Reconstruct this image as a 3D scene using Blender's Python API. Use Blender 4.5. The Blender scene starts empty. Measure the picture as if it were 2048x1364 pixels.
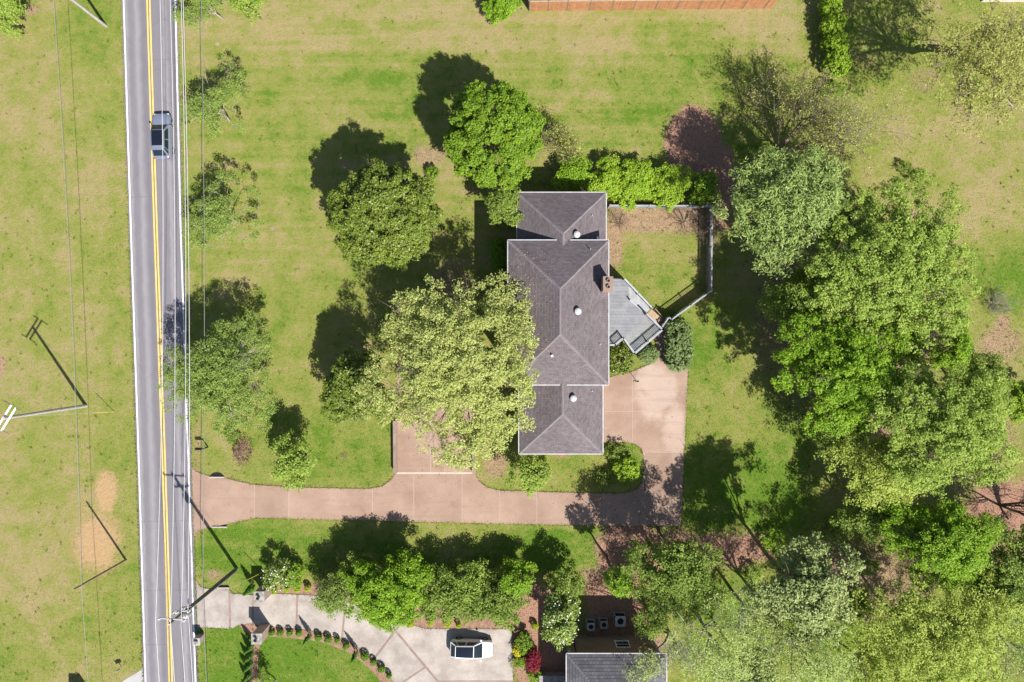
import bpy, math, random
import numpy as np
from mathutils import Vector, Matrix

# ------------------------------------------------------------------ camera, sky, sun, exposure
H = 68.0            # flying height of the camera in metres
PXM = 20.0          # photograph pixels per metre on the ground
SC = bpy.context.scene
COL = SC.collection
cam_d = bpy.data.cameras.new("camera")
cam_d.sensor_width = 36.0
cam_d.lens = 36.0 * H / (2048 / PXM)
cam_d.clip_start = 0.5
cam_d.clip_end = 2000.0
cam = bpy.data.objects.new("camera", cam_d)
COL.objects.link(cam)
cam.location = (0, 0, H)
SC.camera = cam
SC.render.resolution_x, SC.render.resolution_y = 1024, 682

SUN_EL = math.radians(49.0)
SUN_AZ = math.radians(34.0)        # shadows fall this far west of +Y
shx, shy = -math.sin(SUN_AZ), math.cos(SUN_AZ)
light_dir = Vector((shx * math.cos(SUN_EL), shy * math.cos(SUN_EL), -math.sin(SUN_EL)))
world = bpy.data.worlds.new("World")
SC.world = world
world.use_nodes = True
wn = world.node_tree
bg = wn.nodes["Background"]
sky = wn.nodes.new("ShaderNodeTexSky")
sky.sky_type = 'NISHITA'
sky.sun_disc = False
sky.sun_elevation = SUN_EL
sky.sun_rotation = math.atan2(-light_dir.x, -light_dir.y)
wn.links.new(sky.outputs[0], bg.inputs[0])
bg.inputs[1].default_value = 0.072
sun_d = bpy.data.lights.new("sun", 'SUN')
sun_d.energy = 5.0
sun_d.angle = math.radians(0.53)
sun_d.color = (1.0, 0.955, 0.88)
sun = bpy.data.objects.new("sun", sun_d)
COL.objects.link(sun)
sun.location = (30, -40, 60)
sun.rotation_euler = light_dir.to_track_quat('-Z', 'Y').to_euler()
SC.view_settings.view_transform = 'Standard'
SC.view_settings.look = 'None'
SC.view_settings.gamma = 1.0
SC.view_settings.exposure = 0.85

# ------------------------------------------------------------------ helpers
def P(px, py, h=0.0):
    """World point at height h that sits at a photograph pixel."""
    f = (H - h) / H / PXM
    return Vector(((px - 1024) * f, (682 - py) * f, h))

def S(px, h=0.0):
    return px / PXM * (H - h) / H

def link(o, parent=None):
    COL.objects.link(o)
    if parent is not None:
        o.parent = parent
    return o

def tag(o, label=None, cat=None, group=None, kind=None):
    if label: o["label"] = label
    if cat: o["category"] = cat
    if group: o["group"] = group
    if kind: o["kind"] = kind
    return o

def empty(name, loc=(0, 0, 0), rz=0.0):
    o = bpy.data.objects.new(name, None)
    o.empty_display_size = 0.2
    o.location = loc
    o.rotation_euler = (0, 0, rz)
    return link(o)

def mesh_np(name, verts, faces, mat, parent=None, smooth=False, attrs=None, vattrs=None, uv=None, loc=None):
    """verts (N,3), faces (F,s) with one face size."""
    verts = np.asarray(verts, dtype=np.float32)
    faces = np.asarray(faces, dtype=np.int32)
    me = bpy.data.meshes.new(name)
    F, s = faces.shape
    me.vertices.add(len(verts))
    me.vertices.foreach_set("co", verts.ravel())
    me.loops.add(F * s)
    me.loops.foreach_set("vertex_index", faces.ravel())
    me.polygons.add(F)
    me.polygons.foreach_set("loop_start", np.arange(0, F * s, s, dtype=np.int32))
    me.polygons.foreach_set("loop_total", np.full(F, s, dtype=np.int32))
    if smooth:
        me.polygons.foreach_set("use_smooth", np.ones(F, dtype=bool))
    if attrs:
        for k, v in attrs.items():
            a = me.attributes.new(k, 'FLOAT', 'FACE')
            a.data.foreach_set("value", np.asarray(v, dtype=np.float32))
    if vattrs:
        for k, v in vattrs.items():
            a = me.attributes.new(k, 'FLOAT', 'POINT')
            a.data.foreach_set("value", np.asarray(v, dtype=np.float32))
    me.update(calc_edges=True)
    me.validate()
    me.materials.append(mat)
    o = bpy.data.objects.new(name, me)
    if loc is not None: o.location = loc
    return link(o, parent)

class MB:
    """collects polygons for one mesh"""
    def __init__(self):
        self.v, self.f, self.uv = [], [], []
    def poly(self, pts, uvs=None):
        i = len(self.v)
        self.v += [tuple(p) for p in pts]
        self.f.append(tuple(range(i, i + len(pts))))
        self.uv += list(uvs) if uvs else [(p[0], p[1]) for p in pts]
        return self
    def box(self, x0, x1, y0, y1, z0, z1, M=None):
        c = [(x0, y0, z0), (x1, y0, z0), (x1, y1, z0), (x0, y1, z0), (x0, y0, z1), (x1, y0, z1), (x1, y1, z1), (x0, y1, z1)]
        if M is not None: c = [tuple(M @ Vector(p)) for p in c]
        for q in ((0, 3, 2, 1), (4, 5, 6, 7), (0, 1, 5, 4), (1, 2, 6, 5), (2, 3, 7, 6), (3, 0, 4, 7)):
            self.poly([c[k] for k in q])
        return self
    def bar(self, a, b, w, h, up=Vector((0, 0, 1))):
        """box beam from a to b, w wide and h tall (centre line)"""
        a, b = Vector(a), Vector(b)
        d = (b - a)
        L = d.length
        d.normalize()
        if abs(d.dot(up)) > 0.98: up = Vector((0, 1, 0))
        s = d.cross(up).normalized()
        u = s.cross(d).normalized()
        M = Matrix((( d.x, s.x, u.x, a.x), (d.y, s.y, u.y, a.y), (d.z, s.z, u.z, a.z), (0, 0, 0, 1)))
        return self.box(0, L, -w / 2, w / 2, -h / 2, h / 2, M)
    def prism(self, pts2, z0, z1, bottom=True):
        """pts2 counter-clockwise xy outline"""
        if sum(pts2[i - 1][0] * p[1] - p[0] * pts2[i - 1][1] for i, p in enumerate(pts2)) < 0:
            pts2 = pts2[::-1]
        n = len(pts2)
        self.poly([(p[0], p[1], z1) for p in pts2])
        if bottom: self.poly([(p[0], p[1], z0) for p in pts2[::-1]])
        for i in range(n):
            a, b = pts2[i], pts2[(i + 1) % n]
            self.poly([(a[0], a[1], z0), (b[0], b[1], z0), (b[0], b[1], z1), (a[0], a[1], z1)])
        return self
    def lathe(self, c, prof, n=14, axis='Z', cap=True):
        """prof = [(r, z)...] bottom to top"""
        c = Vector(c)
        def pt(r, z, k):
            a = 2 * math.pi * k / n
            if axis == 'Z': return c + Vector((r * math.cos(a), r * math.sin(a), z))
            if axis == 'Y': return c + Vector((r * math.cos(a), z, -r * math.sin(a)))
            return c + Vector((z, r * math.cos(a), r * math.sin(a)))
        for (r0, z0), (r1, z1) in zip(prof[:-1], prof[1:]):
            for k in range(n):
                self.poly([pt(r0, z0, k), pt(r0, z0, k + 1), pt(r1, z1, k + 1), pt(r1, z1, k)])
        if cap:
            self.poly([pt(*prof[-1], k) for k in range(n)])
            self.poly([pt(*prof[0], k) for k in range(n)][::-1])
        return self
    def build(self, name, mat, parent=None, smooth=False, loc=None, uv=False, merge=False, bevel=0):
        me = bpy.data.meshes.new(name)
        me.from_pydata(self.v, [], self.f)
        if uv:
            l = me.uv_layers.new(name="UVMap")
            l.data.foreach_set("uv", np.asarray(self.uv, dtype=np.float32).ravel())
        if merge or bevel:
            import bmesh
            bm = bmesh.new(); bm.from_mesh(me)
            bmesh.ops.remove_doubles(bm, verts=bm.verts, dist=1e-5)
            if bevel:
                bmesh.ops.bevel(bm, geom=list(bm.edges), offset=bevel, segments=1, affect='EDGES')
            bm.to_mesh(me); bm.free()
        if smooth:
            me.polygons.foreach_set("use_smooth", np.ones(len(me.polygons), dtype=bool))
        me.update()
        me.materials.append(mat)
        o = bpy.data.objects.new(name, me)
        if loc is not None: o.location = loc
        return link(o, parent)

def tubes(Pts, R, k=4):
    """many polylines at once: Pts (M,n,3), R (M,n) -> verts, quads"""
    Pts = np.asarray(Pts, float); R = np.asarray(R, float)
    M, n, _ = Pts.shape
    T = np.gradient(Pts, axis=1)
    T /= np.linalg.norm(T, axis=2, keepdims=True) + 1e-9
    ref = np.where(np.abs(T[..., 2:3]) > 0.9, np.array([1.0, 0, 0]), np.array([0, 0, 1.0]))
    U = np.cross(T, ref); U /= np.linalg.norm(U, axis=2, keepdims=True) + 1e-9
    V = np.cross(T, U)
    a = np.arange(k) * 2 * np.pi / k
    ring = U[:, :, None, :] * np.cos(a)[None, None, :, None] + V[:, :, None, :] * np.sin(a)[None, None, :, None]
    v = (Pts[:, :, None, :] + ring * R[:, :, None, None]).reshape(-1, 3)
    idx = np.arange(M * n * k).reshape(M, n, k)
    a0 = idx[:, :-1, :]; a1 = np.roll(a0, -1, axis=2)
    b0 = idx[:, 1:, :]; b1 = np.roll(b0, -1, axis=2)
    f = np.stack([a0, a1, b1, b0], axis=-1).reshape(-1, 4)
    return v, f

def clip(poly, a, b):
    """keep the part of poly left of the line a->b"""
    out = []
    def side(p): return (b[0] - a[0]) * (p[1] - a[1]) - (b[1] - a[1]) * (p[0] - a[0])
    for i in range(len(poly)):
        p, q = poly[i - 1], poly[i]
        sp, sq = side(p), side(q)
        if (sp >= 0) != (sq >= 0):
            t = sp / (sp - sq)
            out.append((p[0] + (q[0] - p[0]) * t, p[1] + (q[1] - p[1]) * t))
        if sq >= 0: out.append(q)
    return out

def clip_rect(poly, x0, x1, y0, y1):
    for a, b in (((x0, y1), (x0, y0)), ((x1, y0), (x1, y1)), ((x0, y0), (x1, y0)), ((x1, y1), (x0, y1))):
        if poly: poly = clip(poly, a, b)
    return poly

def smooth_line(pts, n=6):
    """Catmull-Rom through 2-D points"""
    out = []
    for i in range(len(pts) - 1):
        p0 = pts[max(i - 1, 0)]; p1 = pts[i]; p2 = pts[i + 1]; p3 = pts[min(i + 2, len(pts) - 1)]
        for k in range(n):
            t = k / n
            out.append(tuple(0.5 * (2 * p1[j] + (p2[j] - p0[j]) * t + (2 * p0[j] - 5 * p1[j] + 4 * p2[j] - p3[j]) * t * t
                                    + (3 * p1[j] - p0[j] - 3 * p2[j] + p3[j]) * t ** 3) for j in (0, 1)))
    out.append(tuple(pts[-1]))
    return out

# ------------------------------------------------------------------ materials
class NT:
    def __init__(self, name):
        self.m = bpy.data.materials.new(name)
        self.m.use_nodes = True
        self.t = self.m.node_tree
        self.b = self.t.nodes["Principled BSDF"]
        self.out = self.t.nodes["Material Output"]
    def n(self, typ, **kw):
        nd = self.t.nodes.new(typ)
        for k, v in kw.items():
            if k.startswith("i_"): nd.inputs[k[2:].replace("_", " ")].default_value = v
            else: setattr(nd, k, v)
        return nd
    def l(self, a, b): self.t.links.new(a, b)
    def noise(self, vec, scale, detail=3.0, rough=0.55):
        nd = self.n("ShaderNodeTexNoise")
        nd.inputs["Scale"].default_value = scale
        nd.inputs["Detail"].default_value = detail
        nd.inputs["Roughness"].default_value = rough
        if vec is not None: self.l(vec, nd.inputs["Vector"])
        return nd.outputs["Fac"]
    def math(self, op, a, b=None, c=None, clamp=False):
        nd = self.n("ShaderNodeMath", operation=op, use_clamp=clamp)
        for i, x in enumerate((a, b, c)):
            if x is None: continue
            if isinstance(x, (int, float)): nd.inputs[i].default_value = x
            else: self.l(x, nd.inputs[i])
        return nd.outputs[0]
    def ramp(self, x, lo, hi, a=0.0, b=1.0):
        nd = self.n("ShaderNodeMapRange", interpolation_type='SMOOTHSTEP')
        self.l(x, nd.inputs[0])
        for i, v in enumerate((lo, hi, a, b)): nd.inputs[i + 1].default_value = v
        return nd.outputs[0]
    def mix(self, f, a, b, blend='MIX'):
        nd = self.n("ShaderNodeMix", data_type='RGBA', blend_type=blend)
        if isinstance(f, (int, float)): nd.inputs[0].default_value = f
        else: self.l(f, nd.inputs[0])
        for i, x in ((6, a), (7, b)):
            if isinstance(x, (tuple, list)): nd.inputs[i].default_value = (*x[:3], 1)
            else: self.l(x, nd.inputs[i])
        return nd.outputs[2]
    def scale(self, col, f):
        """multiply a colour by a scalar socket"""
        nd = self.n("ShaderNodeVectorMath", operation='SCALE')
        self.l(col, nd.inputs[0])
        if isinstance(f, (int, float)): nd.inputs["Scale"].default_value = f
        else: self.l(f, nd.inputs["Scale"])
        return nd.outputs[0]
    def bump(self, h, strength, dist):
        nd = self.n("ShaderNodeBump")
        nd.inputs["Strength"].default_value = strength
        nd.inputs["Distance"].default_value = dist
        self.l(h, nd.inputs["Height"])
        self.l(nd.outputs[0], self.b.inputs["Normal"])
    def fin(self, col, rough=0.8, spec=0.3, metal=0.0):
        if isinstance(col, (tuple, list)): self.b.inputs["Base Color"].default_value = (*col[:3], 1)
        else: self.l(col, self.b.inputs["Base Color"])
        self.b.inputs["Roughness"].default_value = rough
        self.b.inputs["Specular IOR Level"].default_value = spec
        self.b.inputs["Metallic"].default_value = metal
        return self.m

def surf(name, c1, c2, scale=3.0, fine=20.0, fine_amt=0.25, rough=0.8, spec=0.25, bump=0.0, metal=0.0, rand=0.0):
    """two-tone noise surface with a fine grain"""
    t = NT(name)
    pos = t.n("ShaderNodeNewGeometry").outputs["Position"]
    f = t.ramp(t.noise(pos, scale, 4.0, 0.6), 0.3, 0.7)
    col = t.mix(f, c1, c2)
    g = t.noise(pos, fine, 3.0, 0.7)
    col = t.scale(col, t.math('MULTIPLY_ADD', g, 2 * fine_amt, 1 - fine_amt))
    if rand:
        r = t.n("ShaderNodeObjectInfo").outputs["Random"]
        col = t.scale(col, t.math('MULTIPLY_ADD', r, 2 * rand, 1 - rand))
    if bump: t.bump(g, 0.6, bump)
    return t.fin(col, rough, spec, metal)

def leafmat(name, dark, light, trans=0.25, rough=0.55, spec=0.25):
    t = NT(name)
    a = t.n("ShaderNodeAttribute", attribute_name="tint", attribute_type='GEOMETRY').outputs["Fac"]
    col = t.mix(a, dark, light)
    t.fin(col, rough, spec)
    tr = t.n("ShaderNodeBsdfTranslucent")
    t.l(t.mix(0.35, col, (light[0] * 1.2, light[1] * 1.25, light[2] * 0.8)), tr.inputs[0])
    mx = t.n("ShaderNodeMixShader")
    mx.inputs[0].default_value = trans
    t.l(t.b.outputs[0], mx.inputs[1]); t.l(tr.outputs[0], mx.inputs[2])
    t.l(mx.outputs[0], t.out.inputs[0])
    return t.m

MAT = {}
MAT['bark'] = surf('bark', (.085, .062, .045), (.16, .125, .10), 3, 25, .3, .9, .1, .01)
MAT['pale_bark'] = surf('pale_bark', (.24, .215, .19), (.40, .37, .33), 3, 25, .25, .9, .1, .01)
MAT['twig'] = surf('twig', (.17, .125, .095), (.29, .225, .18), 2, 20, .25, .9, .1)
MAT['white'] = surf('white_paint', (.74, .74, .73), (.82, .82, .81), 2, 30, .05, .5, .4)
MAT['offwhite'] = surf('dulled_white_paint', (.34, .34, .35), (.46, .46, .47), 1.6, 30, .12, .6, .3)
MAT['greywood'] = surf('grey_painted_wood', (.185, .192, .210), (.240, .248, .268), 1.5, 30, .12, .6, .3, rand=.06)
MAT['greywhite'] = surf('weathered_white_wood', (.24, .25, .27), (.33, .34, .36), 1.5, 30, .1, .6, .3, rand=.05)
MAT['fencewood'] = surf('cedar_boards', (.33, .155, .075), (.42, .205, .105), 2.5, 25, .18, .8, .2, rand=.12)
MAT['tanwood'] = surf('raw_pine', (.30, .21, .14), (.37, .27, .185), 3, 25, .15, .8, .2, rand=.06)
MAT['polewood'] = surf('weathered_pole', (.13, .115, .08), (.20, .18, .13), 2, 25, .25, .9, .15)
MAT['polegrey'] = surf('grey_pole', (.30, .28, .25), (.40, .38, .35), 2, 25, .2, .9, .15)
MAT['polebrown'] = surf('brown_pole', (.20, .15, .09), (.27, .21, .13), 2, 25, .2, .9, .15)
MAT['galv'] = surf('galvanised', (.42, .43, .45), (.52, .53, .55), 3, 25, .1, .45, .5, 0, .5)
MAT['dark'] = surf('black_plastic_and_hole_shade', (.006, .006, .007), (.010, .010, .011), 3, 25, .15, .6, .3)  # near-black that also paints the shade inside the drain openings
MAT['wire'] = surf('aluminium_wire', (.46, .46, .47), (.55, .55, .56), 3, 25, .05, .5, .4)
MAT['cablegrey'] = surf('grey_cable', (.20, .20, .20), (.26, .26, .26), 3, 25, .05, .5, .4)
MAT['blackwire'] = surf('cable_sheath', (.16, .16, .16), (.22, .22, .22), 3, 25, .05, .5, .4)
MAT['yellow'] = surf('yellow_plastic', (.52, .42, .10), (.58, .48, .14), 3, 25, .05, .5, .4)
MAT['porcelain'] = surf('porcelain', (.5, .5, .5), (.65, .65, .65), 3, 25, .05, .25, .5)
MAT['whiteline'] = surf('white_line_paint', (.50, .50, .51), (.74, .74, .74), 1.2, 14, .14, .7, .2)
MAT['yellowline'] = surf('yellow_line_paint', (.62, .40, .085), (.72, .48, .13), 1.2, 14, .16, .7, .2)
def driveway_material():
    t = NT('exposed_aggregate')
    pos = t.n("ShaderNodeNewGeometry").outputs["Position"]
    col = t.mix(t.ramp(t.noise(pos, .30, 4, .6), .3, .7), (.250, .167, .126), (.316, .223, .174))
    # bleached, worn patches on the turning area beside the house
    for cx, cy, sx, sy, amt in ((14.6, -5.2, .42, .30, .85), (13.2, -3.6, .9, .5, .7), (16.2, -9.0, .8, .25, .6)):
        v = t.n("ShaderNodeVectorMath", operation='SUBTRACT'); t.l(pos, v.inputs[0]); v.inputs[1].default_value = (cx, cy, .05)
        m = t.n("ShaderNodeVectorMath", operation='MULTIPLY'); t.l(v.outputs[0], m.inputs[0]); m.inputs[1].default_value = (sx, sy, 0)
        ln = t.n("ShaderNodeVectorMath", operation='LENGTH'); t.l(m.outputs[0], ln.inputs[0])
        f = t.math('ADD', ln.outputs["Value"], t.math('MULTIPLY', t.math('SUBTRACT', t.noise(pos, .55, 4, .6), .5), 1.6))
        col = t.mix(t.math('MULTIPLY', t.ramp(f, .45, 1.15, 1.0, 0.0), amt), col, (.385, .300, .250))
    st = t.ramp(t.noise(pos, .9, 5, .7), .56, .72)
    col = t.mix(t.math('MULTIPLY', st, .30), col, (.155, .110, .090))
    mp = t.n("ShaderNodeMapping"); mp.inputs["Scale"].default_value = (.10, 1.5, 1); t.l(pos, mp.inputs[0])
    ty = t.ramp(t.noise(mp.outputs[0], 1.0, 3, .6), .50, .70)
    col = t.mix(t.math('MULTIPLY', ty, .22), col, (.17, .12, .10))
    g = t.noise(pos, 15, 3, .75)
    col = t.scale(col, t.math('MULTIPLY_ADD', g, .62, .69))
    r = t.n("ShaderNodeObjectInfo").outputs["Random"]
    col = t.scale(col, t.math('MULTIPLY_ADD', r, .16, .92))
    t.bump(g, .6, .004)
    return t.fin(col, .9, .15)
MAT['driveway'] = driveway_material()
MAT['joint'] = surf('pale_mortar', (.42, .34, .285), (.48, .40, .34), 2, 20, .12, .9, .1)
MAT['concrete'] = surf('brushed_concrete', (.255, .220, .195), (.365, .325, .295), .55, 7, .22, .9, .2, .003, rand=.05)
MAT['band'] = surf('brown_paver_band', (.20, .145, .12), (.26, .195, .165), 1.5, 9, .25, .9, .15, .004)
MAT['stone'] = surf('stacked_stone', (.16, .15, .14), (.34, .32, .30), 3.2, 9, .3, .9, .15, .01)
MAT['mulch'] = surf('bark_mulch', (.20, .115, .085), (.30, .18, .135), 2.2, 15, .4, .95, .1, .02)
MAT['tar'] = surf('old_tar', (.10, .096, .105), (.15, .145, .155), 3, 20, .2, .8, .2)
MAT['apron'] = surf('pale_apron', (.29, .285, .285), (.36, .355, .355), .6, 9, .14, .9, .2, .002)
MAT['siding'] = surf('cream_siding', (.50, .46, .40), (.56, .52, .46), 1, 20, .05, .7, .2)
MAT['glass'] = NT('window_glass').fin((.012, .020, .026), .10, .4)
MAT['tyre'] = surf('tyre_rubber', (.018, .018, .018), (.03, .03, .03), 6, 30, .15, .85, .2)
MAT['rim'] = surf('alloy', (.45, .45, .46), (.55, .55, .56), 6, 30, .05, .35, .5, 0, .6)
MAT['redlens'] = NT('red_lens').fin((.35, .02, .02), .2, .5)
MAT['clearlens'] = NT('clear_lens').fin((.6, .62, .65), .1, .6)
MAT['panoglass'] = NT('tinted_roof_glass').fin((.008, .011, .020), .08, .55)
MAT['brownslat'] = surf('brown_siding', (.23, .165, .125), (.28, .205, .16), 1.2, 22, .12, .75, .2)

def paint(name, col, metal=0.0):
    t = NT(name)
    t.fin(col, .32, .5, metal)
    t.b.inputs["Coat Weight"].default_value = 0.6
    t.b.inputs["Coat Roughness"].default_value = 0.06
    return t.m
MAT['silver'] = paint('silver_blue_paint', (.22, .25, .33), .35)
MAT['whitecar'] = paint('white_car_paint', (.78, .79, .80))

def brickmat(name, c1, c2, mortar, scale=1.0):
    t = NT(name)
    tc = t.n("ShaderNodeTexCoord").outputs["UV"]
    b = t.n("ShaderNodeTexBrick")
    b.inputs["Scale"].default_value = scale
    b.inputs["Brick Width"].default_value = 0.22
    b.inputs["Row Height"].default_value = 0.075
    b.inputs["Mortar Size"].default_value = 0.006
    b.inputs["Color1"].default_value = (*c1, 1)
    b.inputs["Color2"].default_value = (*c2, 1)
    b.inputs["Mortar"].default_value = (*mortar, 1)
    t.l(tc, b.inputs["Vector"])
    n = t.noise(tc, 9, 3)
    col = t.scale(b.outputs["Color"], t.math('MULTIPLY_ADD', n, .5, .75))
    t.bump(t.math('SUBTRACT', 1.0, b.outputs["Fac"]), .5, .008)
    return t.fin(col, .9, .15)
MAT['brick'] = brickmat('red_brick', (.30, .145, .10), (.40, .22, .16), (.42, .38, .34))
MAT['pinkbrick'] = brickmat('pale_brick', (.30, .20, .165), (.38, .27, .22), (.36, .32, .29))

def shingle(name, c1, c2, width=.30, row=.145, streak=.22):
    t = NT(name)
    uv = t.n("ShaderNodeTexCoord").outputs["UV"]
    b = t.n("ShaderNodeTexBrick", offset=0.5)
    b.inputs["Scale"].default_value = 1.0
    b.inputs["Brick Width"].default_value = width
    b.inputs["Row Height"].default_value = row
    b.inputs["Mortar Size"].default_value = 0.010
    b.inputs["Bias"].default_value = 0.0
    b.inputs["Color1"].default_value = (*c1, 1)
    b.inputs["Color2"].default_value = (*c2, 1)
    b.inputs["Mortar"].default_value = (c1[0] * .45, c1[1] * .45, c1[2] * .45, 1)
    t.l(uv, b.inputs["Vector"])
    pos = t.n("ShaderNodeNewGeometry").outputs["Position"]
    big = t.noise(pos, .45, 4, .6)
    mp = t.n("ShaderNodeMapping"); mp.inputs["Scale"].default_value = (.9, .35, 1)
    t.l(uv, mp.inputs[0])
    st = t.noise(mp.outputs[0], 1.0, 4, .6)
    g = t.noise(pos, 30, 2, .7)
    k = t.math('MULTIPLY_ADD', big, .62, .69)
    k = t.math('MULTIPLY', k, t.math('MULTIPLY_ADD', st, streak, 1 - streak / 2))
    k = t.math('MULTIPLY', k, t.math('MULTIPLY_ADD', g, .4, .8))
    t.bump(g, .4, .006)
    return t.fin(t.scale(b.outputs["Color"], k), .92, .15)
MAT['roof'] = shingle('weathered_shingles', (.108, .091, .097), (.152, .130, .138))
MAT['ridge'] = surf('ridge_shingles', (.150, .130, .138), (.19, .168, .178), 2, 20, .25, .9, .15)
MAT['roof2'] = shingle('charcoal_shingles', (.092, .088, .100), (.135, .130, .145), .32, .30, .12)
MAT['ridge2'] = surf('charcoal_ridge', (.12, .116, .13), (.15, .146, .16), 2, 20, .25, .9, .15)

# ------------------------------------------------------------------ ground: lushness and bare earth as fields over the lot
def field(px, py):
    """returns green, dirt, clay, litter for photograph-ground coordinates"""
    def blob(cx, cy, rx, ry, soft=0.5):
        d = np.sqrt(((px - cx) / rx) ** 2 + ((py - cy) / ry) ** 2)
        return np.clip((1 + soft - d) / (2 * soft), 0, 1)
    def box(x0, x1, y0, y1, s=40.0):
        fx = np.clip((px - x0) / s + .5, 0, 1) * np.clip((x1 - px) / s + .5, 0, 1)
        fy = np.clip((py - y0) / s + .5, 0, 1) * np.clip((y1 - py) / s + .5, 0, 1)
        return fx * fy
    def lerp(a, b, f): return a * (1 - f) + b * f
    g = np.full_like(px, .50)
    g = lerp(g, .36, box(-900, 250, -900, 2200, 20))
    g = lerp(g, .28, box(-900, 180, 850, 1160, 160))
    g = lerp(g, .62, box(195, 250, 850, 960, 60))
    g = lerp(g, .62, box(215, 246, -400, 1300, 22) * .8)
    g = lerp(g, .58, blob(60, 1290, 200, 60, .6))
    g = lerp(g, .62, blob(200, 60, 60, 80, .6))
    g = lerp(g, .16, box(500, 1600, -200, 118, 30) * .75)
    g = lerp(g, .60, box(500, 1650, 120, 330, 40) * .8)
    g = lerp(g, .55, blob(430, 200, 70, 220, .5))
    g = lerp(g, .30, blob(440, 60, 100, 60, .6))
    g = lerp(g, .28, blob(500, 330, 110, 40, .6) * .8)
    g = lerp(g, .60, box(380, 430, 520, 700, 30))
    g = lerp(g, .50, box(520, 700, 560, 860, 80))
    g = lerp(g, .80, box(500, 790, 830, 972, 60))
    g = lerp(g, .66, box(955, 1290, 880, 985, 30))
    g = lerp(g, .92, box(400, 1210, 1050, 1150, 30))
    g = lerp(g, .60, blob(900, 1070, 140, 12, .6))
    g = lerp(g, .98, box(398, 800, 1255, 1500, 20))
    g = lerp(g, .70, box(1376, 1640, 590, 1050, 40))
    g = lerp(g, .92, blob(1400, 660, 50, 90, .5))
    g = lerp(g, .55, blob(1480, 830, 50, 80, .6))
    g = lerp(g, .95, box(1372, 1620, 900, 1060, 40))
    g = lerp(g, .50, box(1218, 1412, 470, 650, 30))
    g = lerp(g, .70, blob(1320, 545, 70, 40, .6))
    g = lerp(g, .32, box(1750, 2300, 180, 460, 80))
    g = lerp(g, .86, blob(2010, 560, 60, 70, .5))
    g = lerp(g, .75, blob(1830, 160, 120, 60, .5))
    g = lerp(g, .85, blob(1420, 180, 120, 120, .6) * .6)
    g = lerp(g, .80, box(1380, 2300, 1150, 1600, 60))
    g = lerp(g, .98, blob(1740, 1340, 60, 40, .6))
    d = np.zeros_like(px)
    d = np.maximum(d, blob(1387, 288, 58, 80, .35))
    d = np.maximum(d, blob(1440, 370, 40, 90, .5) * .9)
    d = np.maximum(d, blob(1260, 1100, 70, 60, .5))
    d = np.maximum(d, blob(1460, 1100, 110, 40, .7) * .85)
    d = np.maximum(d, blob(1350, 1080, 120, 40, .8) * .55)
    d = np.maximum(d, blob(2010, 1040, 90, 90, .5) * .9)
    d = np.maximum(d, box(1165, 1330, 1140, 1320, 50) * .8)
    d = np.maximum(d, blob(1180, 1170, 60, 30, .5) * .0)
    d = np.maximum(d, blob(1050, 1250, 40, 120, .4) * .95)
    d = np.maximum(d, box(1070, 1150, 1180, 1400, 20))
    d = np.maximum(d, blob(780, 1220, 330, 26, .5) * .8)
    d = np.maximum(d, blob(480, 900, 26, 40, .6) * .5)
    l = np.zeros_like(px)
    l = np.maximum(l, box(1216, 1420, 405, 470, 40) * .85)
    l = np.maximum(l, blob(1228, 480, 26, 80, .6) * .75)
    l = np.maximum(l, blob(900, 600, 60, 90, .5) * .65)
    l = np.maximum(l, blob(860, 310, 40, 30, .6) * .7)
    l = np.maximum(l, blob(1740, 820, 80, 110, .6) * .8)
    l = np.maximum(l, blob(1620, 640, 130, 220, .5) * .7)
    l = np.maximum(l, blob(1800, 650, 110, 160, .5) * .7)
    l = np.maximum(l, blob(1720, 1160, 160, 90, .6) * .75)
    l = np.maximum(l, blob(1570, 1190, 180, 90, .8) * .5)
    l = np.maximum(l, blob(1920, 880, 140, 100, .6) * .7)
    l = np.maximum(l, blob(2000, 690, 60, 50, .6) * .7)
    l = np.maximum(l, blob(2005, 645, 16, 16, .5))
    l = np.maximum(l, blob(1190, 1150, 40, 22, .6) * .8)
    l = np.maximum(l, blob(990, 930, 30, 40, .6) * .7)
    l = np.maximum(l, blob(1120, 905, 30, 16, .6) * .6)
    l = np.maximum(l, blob(1100, 300, 60, 30, .6) * .5)
    l = np.maximum(l, blob(395, 900, 10, 80, .6) * .6)
    l = np.maximum(l, blob(430, 1150, 26, 18, .6) * .6)
    l = np.maximum(l, blob(1850, 160, 60, 40, .6) * .5)
    l = np.maximum(l, blob(60, 20, 22, 12, .6) * .8)
    l = np.maximum(l, blob(-5, 730, 20, 30, .5) * .8)
    c = np.zeros_like(px)
    c = np.maximum(c, blob(195, 1085, 52, 64, .7) * .85)
    c = np.maximum(c, blob(212, 985, 26, 46, .7) * .85)
    c = np.maximum(c, blob(170, 1050, 70, 110, .8) * .42)
    c = np.maximum(c, np.clip(1 - np.abs(px - (244 + 45 * py / 1364)) / 5.0, 0, 1) * .7)
    return g, d, c, l

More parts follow.
